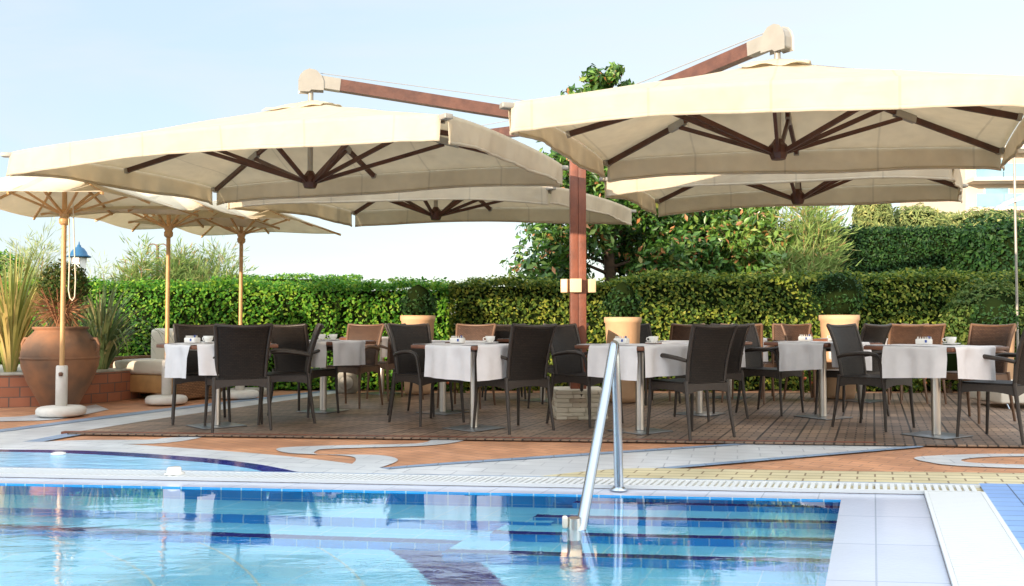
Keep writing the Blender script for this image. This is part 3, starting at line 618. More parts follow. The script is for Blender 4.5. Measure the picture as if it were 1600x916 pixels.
def feathery(name, px, Y, H, Rw, m, label, n=2600, seed=0, z0=.6, len_=.22, group=None, cat='tree', wd=.012):
    c = at(px, Y); o = empty(name, c); tag(o, label, cat, group); rs = random.Random(seed)
    t = MB(); A = []; B = []
    for i in range(16):
        a = rs.uniform(0, 6.28); r = Rw*rs.uniform(.2, 1); top = H*rs.uniform(.6, 1)*(1-.25*r/Rw)
        pts = [Vector((0, 0, .1)), Vector((math.cos(a)*r*.35, math.sin(a)*r*.35, top*.45)), Vector((math.cos(a)*r*.8, math.sin(a)*r*.8, top*.8)), Vector((math.cos(a)*r*1.05, math.sin(a)*r*1.05, top))]
        t.tube(pts, [.035, .018, .009, .003], 5)
        for k in range(n//16):
            f = rs.uniform(.25, 1)*2.999; s_ = int(f); p = pts[s_].lerp(pts[s_+1], f-s_)
            b_ = Vector((rs.gauss(0, .5), rs.gauss(0, .5), rs.uniform(.1, 1))).normalized(); tw = p+b_*rs.uniform(.02, .5)*(H/3.)
            for j in range(2):
                d = (b_+Vector((rs.gauss(0, .4), rs.gauss(0, .4), rs.gauss(0, .3)))).normalized(); A.append(tw); B.append(tw+d*len_*rs.uniform(.5, 1.3))
    t.build('branches', M['twig'], o); blade_mesh('foliage', np.array([list(x) for x in A]), np.array([list(x) for x in B]), wd, m, o)
HM['tam'] = leafmat('grey_green_tamarisk', [(0, (.16, .26, .07)), (.7, (.27, .37, .11)), (.9, (.36, .34, .14)), (1, (.42, .25, .12))], .3, .8)
HM['tam2'] = leafmat('pale_tamarisk', [(0, (.22, .30, .12)), (.6, (.34, .42, .18)), (1, (.5, .5, .25))], .3, .8)
feathery('tamarisk', 1260, 14.8, 3.1, .78, HM['tam'], 'feathery olive and rust tamarisk left of the tall dark hedge', 6000, 1, wd=.022)
feathery('tamarisk', 1222, 14.9, 2.0, .4, HM['sunny'], 'small bright feathery shrub at the foot of the tamarisk', 1500, 2, wd=.02, cat='shrub')
feathery('tamarisk', 228, 19.0, 2.75, 1.25, HM['tam'], 'broad olive tamarisk behind the middle blond parasol pole', 6000, 3, wd=.022)
feathery('tamarisk', 300, 19.5, 3.1, 1.1, HM['tam'], 'taller wispy tamarisk right of the hooked lamp', 4000, 4, wd=.018)
feathery('tamarisk', 172, 19.5, 2.3, .8, HM['tam2'], 'low wispy tamarisk just right of the blue lantern', 1200, 5, wd=.014)
feathery('tamarisk', 50, 16, 2.7, .7, HM['tam2'], 'thin grey-green tamarisk above the sword-leaf plants at the left edge', 2000, 6, wd=.014)
def bush(name, px, Y, zc, rx, rz_, m, label, n=2500, size=.07, cat='shrub', seed=0, group=None, stem=True, ry=None, aspect=.5, jitter=.6):
    c = at(px, Y); o = empty(name, c); tag(o, label, cat, group); ry = ry or rx
    MB().lathe([(.01, zc-rz_*.85), (rx*.6, zc-rz_*.6), (rx*.82, zc), (rx*.6, zc+rz_*.6), (.01, zc+rz_*.83)], (0, 0, 0), 14).build('shade_core', M['core'], o)  # dark solid core painted as the shade inside the bush
    if stem: MB().tube([(0, 0, 0), (0, 0, zc)], [.06, .05], 7).build('trunk', M['bark'], o)
    p, d = blob_points(n, 0, 0, zc, rx, ry, rz_, .22, .14, seed)
    leaf_mesh('crown' if cat == 'tree' else 'leaves', p, d, size, m, o, aspect=aspect, jitter=jitter, up=.2)
    return o
HM['pine'] = leafmat('pale_pine_needles', [(0, (.16, .22, .08)), (.6, (.28, .34, .12)), (1, (.42, .42, .16))], .3, .8)
for i, (px, Y, zc, rx, rz_, lb) in enumerate([(1430, 27, 3.75, 1.0, .75, 'round pale umbrella pine standing left of the peach building'), (1365, 26, 3.9, .55, .95, 'slim light green tree between the tamarisk and the pines'),
        (1480, 33, 4.2, 1.1, .8, 'middle umbrella pine partly hidden by its larger neighbours'), (1535, 28, 3.75, 1.5, .75, 'wide umbrella pine in front of the peach building')]):
    bush('pine_tree', px, Y, zc, rx, rz_, HM['pine'], lb, 3500, .16, 'tree', i, 'pines beyond the hedges', aspect=.25)
bush('bush', 8, 17, 1.75, .62, .55, HM['sunny'], 'bright green bush behind the sword-leaf plants at the left edge', 1800, .09, seed=4)
HM['olive'] = leafmat('olive_shrub_leaves', [(0, (.04, .09, .02)), (.5, (.10, .18, .035)), (1, (.22, .26, .07))])
bush('bush', 1548, 12.0, .98, .62, .55, HM['olive'], 'round clipped olive bush in front of the hedge at the right', 5200, .055, seed=6, ry=.5)
bush('bush', 1478, 12.3, .50, .42, .42, HM['yellow'], 'loose low yellow-green shrub left of the round olive bush', 1500, .06, seed=12, ry=.3)
# low plants at the hedge foot
def low_plant(px, Y, label, m, seed):
    c = at(px, Y); o = empty('flowering_plant', c); tag(o, label, 'plant', 'low plants at the foot of the hedge'); 
    p, d = blob_points(260, 0, 0, .17, .24, .16, .17, .7, .2, seed); leaf_mesh('leaves', p, d, .07, m, o, jitter=.7, up=.3)
    MB().tube([(0, 0, 0), (.02, 0, .2)], .008, 5).build('stem', M['twig'], o)
    mb = MB()
    for k in range(3):
        a = rng.uniform(0, 6.28); mb.lathe([(.004, -.02), (.028, 0), (.022, .018), (.003, .022)], (math.cos(a)*.16, -.14, .15+.06*k), 8)
    mb.build('flower', M['flower'], o)
M['flower'] = mat('orange_petals', (.6, .14, .04), .6)
for i, (px, lb) in enumerate([(715, 'leafy plant with orange blooms under the table left of the pot row'), (830, 'low plant with orange blooms seen under the dark chair left of the stone block'), (1100, 'low green plant seen below the brown chairs in the middle'), (1265, 'flowering plant with orange blooms below the fifth front table'), (1420, 'low plant with orange blooms at the hedge foot near the right-hand bush')]):
    low_plant(px, 12.35, lb, HM['yellow'], i)

# ------------------------------------------------------------------ planters
def pot(px, Y, r, h, z0, label, shrubr, zc, group='peach clay planters along the hedge'):
    c = at(px, Y); o = empty('clay_planter', c); tag(o, label, 'planter', group)
    MB().lathe([(r*.72, 0.03), (r*.78, .10), (r*.97, h*.93), (r*1.03, h*.94), (r*1.03, h), (r*.93, h), (r*.9, h-.06)], (0, 0, 0), 40).build('pot', M['peachpot'], o)
    MB().lathe([(.01, h-.07), (r*.9, h-.06)], (0, 0, 0), 30).build('soil', M['soil'], o)
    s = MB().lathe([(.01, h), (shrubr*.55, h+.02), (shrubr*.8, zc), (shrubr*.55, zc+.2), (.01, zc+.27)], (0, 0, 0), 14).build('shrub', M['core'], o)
    p, d = blob_points(1700, 0, 0, zc, shrubr, shrubr*.9, max(.2, zc-h+.06), .45, .32, int(px)); leaf_mesh('leaves', p, d, .045, HM['dark'], s)
pot(653, 11.9, .225, 1.06, 0, 'peach clay planter with a small dark shrub behind the left tables', .24, 1.2)
pot(973, 10.7, .215, 1.03, 0, 'largest looking peach clay planter with a dark shrub right of the red post', .22, 1.18)
pot(1311, 11.2, .235, 1.06, 0, 'peach clay planter with a round dark shrub behind the tables right of centre', .33, 1.30)
pot(1552, 10.9, .235, .92, 0, 'peach clay planter mostly hidden by the chairs at the right edge', .26, 1.0)
# the big jar
j = G(93, 640); jo = empty('terracotta_jar', (j.x-.06, j.y+.12, 0)); tag(jo, 'huge weathered terracotta jar with a dead-stemmed topiary, by the nearest blond pole', 'jar')
JR = .405
prof = [(.17, .0), (.19, .03), (.25, .15), (.34, .33), (.395, .50), (JR, .60), (.40, .67), (.375, .76), (.335, .83), (.275, .895), (.262, .92), (.29, .935), (.292, .955), (.262, .96), (.25, .93)]
prof = [(r, z*.96) for r, z in prof]
MB().lathe(prof, (0, 0, 0), 56).build('jar_body', M['terracotta'], jo)
MB().lathe([(.404, .555), (.412, .565), (.412, .578), (.402, .588)], (0, 0, 0), 56).build('jar_band', M['terracotta'], jo)
for sx in (-1, 1): MB().tube([(sx*.34, 0, .78), (sx*.405, 0, .785), (sx*.43, 0, .73), (sx*.425, 0, .67), (sx*.39, 0, .62)], .02, 8).build('handle', M['terracotta'], jo)
tp = MB(); rs = random.Random(5)
for i in range(26):
    a = rs.uniform(0, 6.28); r = rs.uniform(.1, .27); tp.tube([(0, 0, .85), (math.cos(a)*r*.5, math.sin(a)*r*.5, 1.1), (math.cos(a)*r, math.sin(a)*r, 1.35)], [.012, .007, .003], 5)
tw = tp.build('stems', M['twig'], jo)
p, d = blob_points(3600, .03, 0, 1.40, .27, .25, .26, .45, .2, 3); keep = p[:, 2] > 1.15+.1*rng.random(len(p))
HM['topi'] = leafmat('bronze_green_topiary', [(0, (.03, .06, .012)), (.5, (.06, .11, .02)), (.85, (.11, .14, .03)), (1, (.22, .12, .05))])
leaf_mesh('crown', p[keep], d[keep], .035, HM['topi'], jo)
p, d = blob_points(900, .0, 0, 1.12, .24, .2, .2, .9, .2, 4); blade_mesh('dry_twigs', p, p+d*.12, .008, M['twig'], jo)
# brick planter: curved wall
pc = Vector((-6.1, 11.5, 0)); po = empty('brick_planter', pc); tag(po, 'curved red brick planter bed behind the big jar', 'planter')
K = 48; RW = 1.30
M['redbrick_c'] = brickmat('red_planter_bricks', (.40, .155, .085), (.31, .115, .06), (.15, .10, .08), .17, .115, ms=.006, rough=.75, axes='cyl', noise=.2)
MB().lathe([(RW-.16, 0), (RW, 0), (RW, .36), (RW-.16, .36)], (0, 0, 0), 96, False).build('wall', M['redbrick_c'], po)
MB().lathe([(RW-.19, .362), (RW+.01, .362), (RW+.015, .375), (RW, .388), (RW-.19, .388)], (0, 0, 0), 96).build('coping_ring', M['stonepale'], po)
MB().lathe([(.01, .34), (RW-.17, .34)], (0, 0, 0), 60).build('soil', M['soil'], po)
HM['phor'] = leafmat('striped_sword_leaves', [(0, (.14, .18, .04)), (.35, (.28, .30, .08)), (.6, (.48, .44, .14)), (.85, (.66, .50, .20)), (1, (.40, .20, .08))], .25, .5)
HM['phor2'] = leafmat('green_sword_leaves', [(0, (.06, .10, .04)), (.5, (.14, .20, .08)), (.85, (.28, .30, .12)), (1, (.42, .36, .18))], .25, .5)
def sword_plant(px, Y, H, n, m, label, seed, spread=.9, zb=.34):
    c = at(px, Y, zb); o = empty('sword_leaf_plant', c); tag(o, label, 'plant', 'sword-leaf plants in the brick planter'); rs = random.Random(seed); mb = MB()
    for i in range(n):
        a = rs.uniform(0, 6.28); lean = rs.random()**.8*spread; L = H*rs.uniform(.6, 1.05); wd = rs.uniform(.022, .042)
        pts = []; x = 0; z = 0; ang = math.pi/2-lean*.35
        for k in range(9):
            pts.append((x, z)); x += math.cos(ang)*L/8; z += math.sin(ang)*L/8; ang -= lean*.16*(k+1)*.42
        side = Vector((-math.sin(a), math.cos(a), 0)); vv = []
        for k, (r, zz) in enumerate(pts):
            wk = wd*(1-(k/8)**2.2)*.5+.001; b0 = Vector((math.cos(a)*(r+.05), math.sin(a)*(r+.05), zz)); vv += [b0-side*wk, b0+side*wk]
        mb.add(vv, [(2*k, 2*k+1, 2*k+3, 2*k+2) for k in range(8)], True)
    mb.build('leaves', m, o)
sword_plant(18, 10.6, 1.65, 170, HM['phor'], 'tall golden striped sword-leaf plant left of the big jar', 1, .72)
sword_plant(-60, 10.9, 1.3, 90, HM['phor'], 'golden sword-leaf plant cut off by the left edge of the photo', 2, .8)
sword_plant(160, 11.2, 1.25, 230, HM['phor2'], 'green arching sword-leaf plant spilling out right of the big jar', 3, 1.25)
sword_plant(95, 11.5, 1.15, 110, HM['phor2'], 'dull green sword-leaf plant hidden behind the topiary jar', 4, 1.0)

# ------------------------------------------------------------------ lamps beyond the planter
c = at(122, 15.5); lo = empty('street_lamp', c); tag(lo, 'lantern with a domed blue lid rising behind the topiary', 'lamp')
zt = zat(381, 15.5)
MB().tube([(0, 0, 0), (0, 0, zt-.50)], .045, 10).build('post', M['bluemetal'], lo)
MB().lathe([(.10, zt-.50), (.13, zt-.47), (.125, zt-.24), (.10, zt-.24)], (0, 0, 0), 6, False).build('lantern_glass', M['frosted'], lo)
cg = MB()
for k in range(6): cg.tube([(.105*math.cos(k*1.047), .105*math.sin(k*1.047), zt-.5), (.13*math.cos(k*1.047), .13*math.sin(k*1.047), zt-.23)], .007, 5)
cg.build('lantern_cage', M['iron'], lo)
MB().lathe([(.19, zt-.235), (.20, zt-.22), (.14, zt-.19), (.125, zt-.14), (.08, zt-.08), (.035, zt-.055), (.03, zt-.03), (.012, zt-.01), (.008, zt+.03), (.001, zt+.04)], (0, 0, 0), 24).build('lamp_lid', M['bluemetal'], lo)
c = at(245, 20); lo = empty('street_lamp', c); tag(lo, 'rust brown double hooked lamp standard among the tamarisks', 'lamp')
zt = zat(382, 20); MB().tube([(0, 0, 0), (0, 0, zt)], .035, 8).build('post', M['iron'], lo)
for sx in (-1, 1):
    MB().tube([(0, 0, zt-.35)]+[(sx*(.11-.11*math.cos(t)), 0, zt-.1+.11*math.sin(t)) for t in np.linspace(0.2, 3.1, 9)]+[(sx*.22, 0, zt-.2)], .014, 6).build('hook', M['iron'], lo)

# ------------------------------------------------------------------ cantilever umbrella group on the red post
post = Vector((at(903, 9.02).x, 9.02, DZ)); PO = empty('umbrella_post', post); tag(PO, 'square red wooden post on a pale stone base, carrying the four big cantilever umbrellas', 'post')
pb = MB()
for dx in (-.04, .04):
    for dy in (-.04, .04): pb.box((dx, dy, 1.51), (.0775, .0775, 2.98), bev=.004)
pb.build('shaft', M['redwood'], PO)
MB().box((0, 0, 3.03), (.26, .26, .12), bev=.02).build('cap', M['alu'], PO)
for k, (dx, dy, rz) in enumerate(((-.03, -.115, 0), (-.125, -.02, R(70)), (.125, -.02, R(-70)))):
    s_ = MB().box((dx, dy, zat(447, 9.0)-DZ), (.115, .07, .135), rz=rz, bev=.006).build('switch_box', M['boxcream'] if 'boxcream' in M else M.setdefault('boxcream', mat('cream_plastic', (.72, .55, .34), .5)), PO)
M['stoneclad'] = brickmat('split_stone_cladding', (.50, .46, .38), (.38, .33, .26), (.14, .11, .08), .17, .042, ms=.003, axes='XZ', rough=.85, bump=1.0, noise=.35, offset=.4)
rs = random.Random(4); sb_ = MB(); bw, bh_ = .50, .29
sb_.box((0, 0, bh_/2), (bw-.03, bw-.03, bh_-.01))
for face in range(4):
    z = .0
    while z < bh_-.02:
        hh = rs.uniform(.028, .055); hh = min(hh, bh_-z); x = -bw/2
        while x < bw/2-.01:
            ww = min(rs.uniform(.09, .22), bw/2-x); dp_ = rs.uniform(.012, .03)
            Mx = Matrix.Rotation(face*math.pi/2, 4, 'Z')
            sb_.box((x+ww/2, -bw/2+.005, z+hh/2), (ww-.004, dp_, hh-.004), M=Mx, bev=.003); x += ww
        z += hh
M['claddingstone'] = leafmat('cut_stone', [(0, (.50, .46, .36)), (.4, (.66, .60, .48)), (.75, (.72, .66, .55)), (1, (.42, .33, .24))], 0.0, .85, .2)
ba = sb_.build('stone_base', M['claddingstone'], PO); ba.rotation_euler = (0, 0, R(4)); 
def lerp(a, b, t): return a+(b-a)*t
def cantilever(cs, label, zE=2.50, zA=3.04, hub=None, zT=3.20, zH=2.30, seed=0, val=.20, canv='canvas'):
    A, B, Cc, D = [Vector((x, y)) for x, y in cs]; cen = (A+B+Cc+D)/4; hub = Vector(hub) if hub else cen
    o = empty('cantilever_umbrella', (hub.x, hub.y, DZ)); tag(o, label, 'umbrella', 'big square cantilever umbrellas hung from the red post')
    inv = lambda p: Vector((p[0]-hub.x, p[1]-hub.y, p[2]-DZ))
    def S(u, w_):   # u,w in 0..1 across the canopy
        p = lerp(lerp(A, B, u), lerp(D, Cc, u), w_); x = 2*u-1; y = 2*w_-1
        m_ = max(abs(x), abs(y)); ph = math.atan2(y, x)
        sag = math.sin(4*ph)**2
        off = (hub-cen)*(1-m_)
        z = zE+(zA-zE)*(1-m_)**1.12 - .035*sag*m_*(1-m_)*2 + (.036 if (y < 0 and abs(y) >= abs(x)) else .010)*(1-(min(abs(x), abs(y))/max(m_, 1e-6))**2)*m_ - .008*math.exp(-((abs(abs(x)-abs(y)))/.03)**2)*(m_ > .1) + .012*math.sin(9*x+seed)*math.sin(7*y+seed*2)*(1-m_)
        # corners pulled down a little
        z -= .03*(abs(x)*abs(y))**3
        return inv((p.x+off.x, p.y+off.y, z))
    MB().grid(S, 48, 48).build('canopy', M[canv], o, solid=.004)
    # valances
    for k, (f) in enumerate((lambda t: (t, 0), lambda t: (1, t), lambda t: (1-t, 1), lambda t: (0, 1-t))):
        P_, Q_ = [(A, B), (B, Cc), (Cc, D), (D, A)][k]; dr = (Q_-P_).normalized(); outn = Vector((dr.y, -dr.x, 0))
        def V(t, h, f=f, outn=outn, k=k):
            tt = .008+t*.984; p = S(*f(tt)); ed_ = min(tt, 1-tt); wv = .012*math.sin(tt*21+k*2+seed)+.018*math.sin(tt*7+k+seed)+.022*math.sin(ed_*95)*math.exp(-ed_*16)+.005*math.sin(tt*63+seed)
            return p+outn*(.006+wv*h-.02*h*(1 if k % 2 else .5))+Vector((0, 0, -h*(val+.012*math.sin(tt*9+k+seed)+.05*math.sin(4*math.pi*tt-1.57)**1*0)))
        vl = MB().grid(V, 90, 6).build('valance', M[canv], o, solid=.003)
        MB().grid(lambda t, h, V=V: V(t, .88+.125*h)+Vector((0, 0, -.001)), 90, 1).build('hem', M[canv], vl, solid=.010)
    # crumpled vent cap
    def Vc(u, w_):
        x = 2*u-1; y = 2*w_-1; m_ = max(abs(x), abs(y)); p = lerp(lerp(A, B, .5+x*.075), lerp(D, Cc, .5+x*.075), .5+y*.12)+(hub-cen)
        return inv((p.x, p.y, zA+.022-(zA-zE)*max(abs(x)*.15, abs(y)*.24)+.007*math.sin(7*x+5*y+seed)*m_+.006*math.sin(15*y-6*x+seed)*m_))
    MB().grid(Vc, 26, 26).build('vent_cap', M[canv], o, solid=.004)
    # mast, hub, head
    MB().tube([inv((hub.x, hub.y, zH+.02)), inv((hub.x, hub.y, zT-.06))], .026, 12).build('mast', M['alu'], o)
    hb = MB().lathe([(.025, -.075), (.055, -.07), (.075, -.02), (.075, .035), (.05, .06), (.03, .09)], inv((hub.x, hub.y, zH)), 8, False).build('hub', M['mahog'], o)
    pts = [(t, 0) for t in ()]
    for i in range(8):
        x, y = [(0, 0), (.5, 0), (1, 0), (1, .5), (1, 1), (.5, 1), (0, 1), (0, .5)][i]
        end = S(x*.985+.0075, y*.985+.0075)+Vector((0, 0, -.035)); mid = S(.5+(x-.5)*.52, .5+(y-.5)*.52)+Vector((0, 0, -.04)); top = inv((hub.x, hub.y, 2.96))
        dirn = (mid-top); dirn.z = 0; dirn.normalize(); top = top+dirn*.05
        rb = MB().bar(mid, end, .03, .045).bar(top, mid, .028, .04).build('rib', M['mahog'], o)
        a0 = inv((hub.x, hub.y, zH-.01))+dirn*.06
        MB().bar(a0, mid+Vector((0, 0, -.03)), .026, .036).build('strut', M['mahog'], o)
        j1 = mid.lerp(end, -.06); j2 = mid.lerp(end, .13); MB().bar(j1, j2, .042, .06).build('joint', M['alu'], rb)
        e1 = mid.lerp(end, .965); MB().bar(e1, end, .045, .05).build('rib_cap', M['alu'], rb)
    # head and arm to the post
    top = Vector((hub.x, hub.y, zT)); pt = Vector((post.x, post.y, DZ+2.96)); d = pt-top; d.z = 0; d.normalize(); 
    hd = MB(); prof_ = [(-.10, -.09), (-.10, .0), (-.085, .045), (-.055, .08), (-.01, .10), (.045, .09), (.085, .05), (.105, .0), (.105, -.07), (.0, -.07), (-.02, -.09)]
    side = Vector((-d.y, d.x, 0)); vv = []
    for s_ in (-.055, .055):
        for a, b in prof_: vv.append(inv(top+d*a+side*s_+Vector((0, 0, b))))
    n8 = len(prof_); hd.add(vv, [tuple(range(n8)), tuple(range(2*n8-1, n8-1, -1))]+[(i, (i+1) % n8, n8+(i+1) % n8, n8+i) for i in range(n8)])
    hd.build('mast_head', M['alu'], o, bevel=.018)
    start = top+d*.09; endp = pt - d*.10
    MB().bar(inv(start), inv(start.lerp(endp, .075)), .09, .115).build('arm_sleeve', M['alu'], o)
    MB().bar(inv(start.lerp(endp, .07)), inv(endp), .085, .11).build('arm', M['armwood'], o)
    MB().tube([inv(start+Vector((0, 0, .09))), inv(endp+Vector((0, 0, .16)))], .004, 5).build('cable', M['cable'], o)
    # corner caps of the frame
    for cp in (S(0, 0), S(1, 0), S(1, 1), S(0, 1)):
        MB().box(cp+Vector((0, 0, -.012)), (.10, .07, .04), rz=math.atan2(cp.y, cp.x), bev=.008).build('corner_cap', M['alu'], o)
    return o
cantilever([(-4.47, 7.93), (-.48, 6.46), (.49, 8.60), (-3.33, 10.0)], 'front left cantilever umbrella, its arm sloping down to the right', hub=(-1.90, 8.42), zT=3.235, seed=1)
cantilever([(-.03, 6.13), (3.34, 5.48), (4.25, 7.72), (.86, 8.32)], 'front right cantilever umbrella, the nearest and highest in the photo', hub=(2.07, 6.95), zT=3.17, zA=3.0, seed=2)
cantilever([(.958, 9.29), (4.09, 8.25), (4.89, 9.72), (1.758, 10.93)], 'rear right cantilever umbrella seen just below the front right canopy', hub=(3.05, 9.56), seed=3)
cantilever([(-3.28, 10.30), (.43, 9.90), (1.6, 11.95), (-2.15, 12.1)], 'rear left cantilever umbrella behind the front left one, crossing the red post', hub=(-.94, 11.05), seed=4)

# ------------------------------------------------------------------ blond centre-pole parasols
def parasol(x, y, label, rope=False):
    o = empty('wooden_parasol', (x, y, 0)); tag(o, label, 'umbrella', 'blond wooden parasols at the left')
    MB().lathe([(.20, .0), (.232, .015), (.236, .06), (.22, .085), (.19, .095), (.06, .10)], (0, 0, 0.014), 40).build('base', M['whitepaint'], o)
    tb = MB().lathe([(.056, 0), (.056, .40), (.05, .415), (.03, .415)], (0, 0, .11), 24).build('base_tube', M['whitepaint'], o)
    MB().lathe([(.018, -.02), (.022, 0), (.022, .012), (.01, .02)], (0, 0, 0), 10).build('knob', M['iron'], tb).location = (.02, -.062, .44)
    MB().tube([(0, 0, .4), (0, 0, 2.6)], .024, 14).build('pole', M['lightwood'], o)
    MB().lathe([(.03, 1.97), (.05, 1.99), (.052, 2.03), (.04, 2.05), (.052, 2.07), (.05, 2.11), (.03, 2.13)], (0, 0, 0), 16).build('hub', M['lightwood'], o)
    cs = [Vector((-1.12, -.75)), Vector((.86, -1.02)), Vector((1.12, .75)), Vector((-.86, 1.02))]; zE, zA = 2.17, 2.62
    def S(u, w_):
        p = lerp(lerp(cs[0], cs[1], u), lerp(cs[3], cs[2], u), w_); xx = 2*u-1; yy = 2*w_-1; m_ = max(abs(xx), abs(yy)); ph = math.atan2(yy, xx)
        k_ = math.sin(2*ph)**2   # 1 on corners
        inw = 1-.06*(1-k_)*m_
        return Vector((p.x*inw, p.y*inw, zE+(zA-zE)*(1-m_)**1.15+.03*(1-k_)*m_))
    MB().grid(S, 36, 36).build('canopy', M['canvas2'], o, solid=.003)
    for i in range(8):
        u, w_ = [(0, 0), (.5, 0), (1, 0), (1, .5), (1, 1), (.5, 1), (0, 1), (0, .5)][i]
        end = S(u, w_)+Vector((0, 0, -.018)); mid = S(.5+(u-.5)*.5, .5+(w_-.5)*.5)+Vector((0, 0, -.022))
        rb = MB().bar((0, 0, zA-.04), mid, .018, .024).bar(mid, end, .018, .024).build('rib', M['lightwood'], o)
        dn = Vector((mid.x, mid.y, 0)).normalized(); MB().bar(dn*.04+Vector((0, 0, 2.09)), mid+Vector((0, 0, -.01)), .018, .022).build('strut', M['lightwood'], o)
    if rope:
        pts = [(.06, -.03, 2.05), (.075, -.03, 1.6), (.07, -.03, 1.3), (.085, -.03, 1.22), (.11, -.03, 1.19), (.135, -.03, 1.23), (.14, -.03, 1.4), (.12, -.03, 1.8), (.10, -.03, 2.2)]
        MB().tube(pts, .006, 6).build('cord', M['rope'], o)
    return o
parasol(-4.62, 9.25, 'nearest blond pole parasol, in front of the big terracotta jar', True)
parasol(-4.06, 10.6, 'middle blond pole parasol beside the white garden sofa')
parasol(-3.44, 11.4, 'farthest blond pole parasol, its foot hidden by the chairs')
# white gazebo corner at the right edge
go = empty('gazebo', at(1630, 11.5)); tag(go, 'striped white awning on a thin grey pole at the right edge', 'awning')
MB().tube([(-.335, 0, 0), (-.335, 0, zat(225, 11.5))], .016, 10).build('pole', M['alu'], go)
M['stripe'] = brickmat('striped_canvas', (.78, .80, .82), (.62, .66, .72), (.45, .50, .58), 9, .05, ms=.006, axes='YZ', rough=.8, bump=.1, noise=.05)
MB().grid(lambda u, v_: Vector((-.36+1.6*u, -.4+.9*v_, zat(318, 11.5)+.5*u**.7+.02*math.sin(v_*6))), 12, 8).build('awning_cloth', M['stripe'], go, solid=.006)

# ------------------------------------------------------------------ lounge furniture
so = empty('garden_sofa', at(262, 11.6)+Vector((0, 0, 0)), R(-25)); tag(so, 'low garden sofa with white cushions behind the middle parasol base', 'sofa')
MB().box((0, 0, .20), (1.15, .75, .22), bev=.02).build('frame', M['lightwood'], so)
for sx in (-1, 1): MB().box((sx*.60, 0, .28), (.07, .78, .50), bev=.01).build('arm', M['wicker'], so)
MB().box((0, -.03, .40), (1.1, .72, .17), bev=.05).build('seat_cushion', M['cushion'], so)
MB().box((-.26, .28, .66), (.54, .17, .46), bev=.06).build('back_cushion', M['cushion'], so)
MB().box((.29, .28, .66), (.54, .17, .46), bev=.06).build('back_cushion', M['cushion'], so)
to = empty('side_table', at(215, 11.9)); tag(to, 'low wicker side table with a white top left of the garden sofa', 'table')
MB().box((0, 0, .475), (.48, .5, .03), bev=.008).build('tabletop', M['whitepaint'], to)
MB().box((.02, 0, .24), (.36, .4, .44)).build('base', M['wicker'], to)
bo = empty('bench', at(1578, 10.2)); tag(bo, 'low white bench on chrome feet behind the chairs at the right edge', 'bench')
MB().box((0, 0, .19), (.62, .7, .22), bev=.02).build('seat', M['cushion'], bo)
for sx in (-.22, .22): MB().tube([(sx, -.3, .08), (sx+.02, -.32, .0), (sx+.06, -.32, .035)], .014, 7).build('leg', M['steel'], bo)
tag(MB().box((0, 0, .05), (.55, .25, .11), bev=.04).build('kerb_stone', M['stonepale'], loc=at(393, 11.9)), 'long pale kerb stone behind the nearest left chair', 'stone')
# floor fan / white round thing
fo = empty('garden_speaker', at(543, 12.1)); tag(fo, 'pale grey rounded garden speaker on the ground by the hedge', 'speaker')
MB().lathe([(.11, 0), (.15, .05), (.155, .18), (.12, .28), (.05, .32), (.01, .33)], (0, 0, .01), 20).build('body', M['stonepale'], fo)
g1 = MB().lathe([(.001, 0), (.10, 0), (.10, .02), (.085, .03), (.05, .018), (.045, .024), (.001, .02)], (0, 0, 0), 28).build('grille', M['alu'], fo)
g1.location = (.02, -.145, .17); g1.rotation_euler = (R(90), 0, 0)

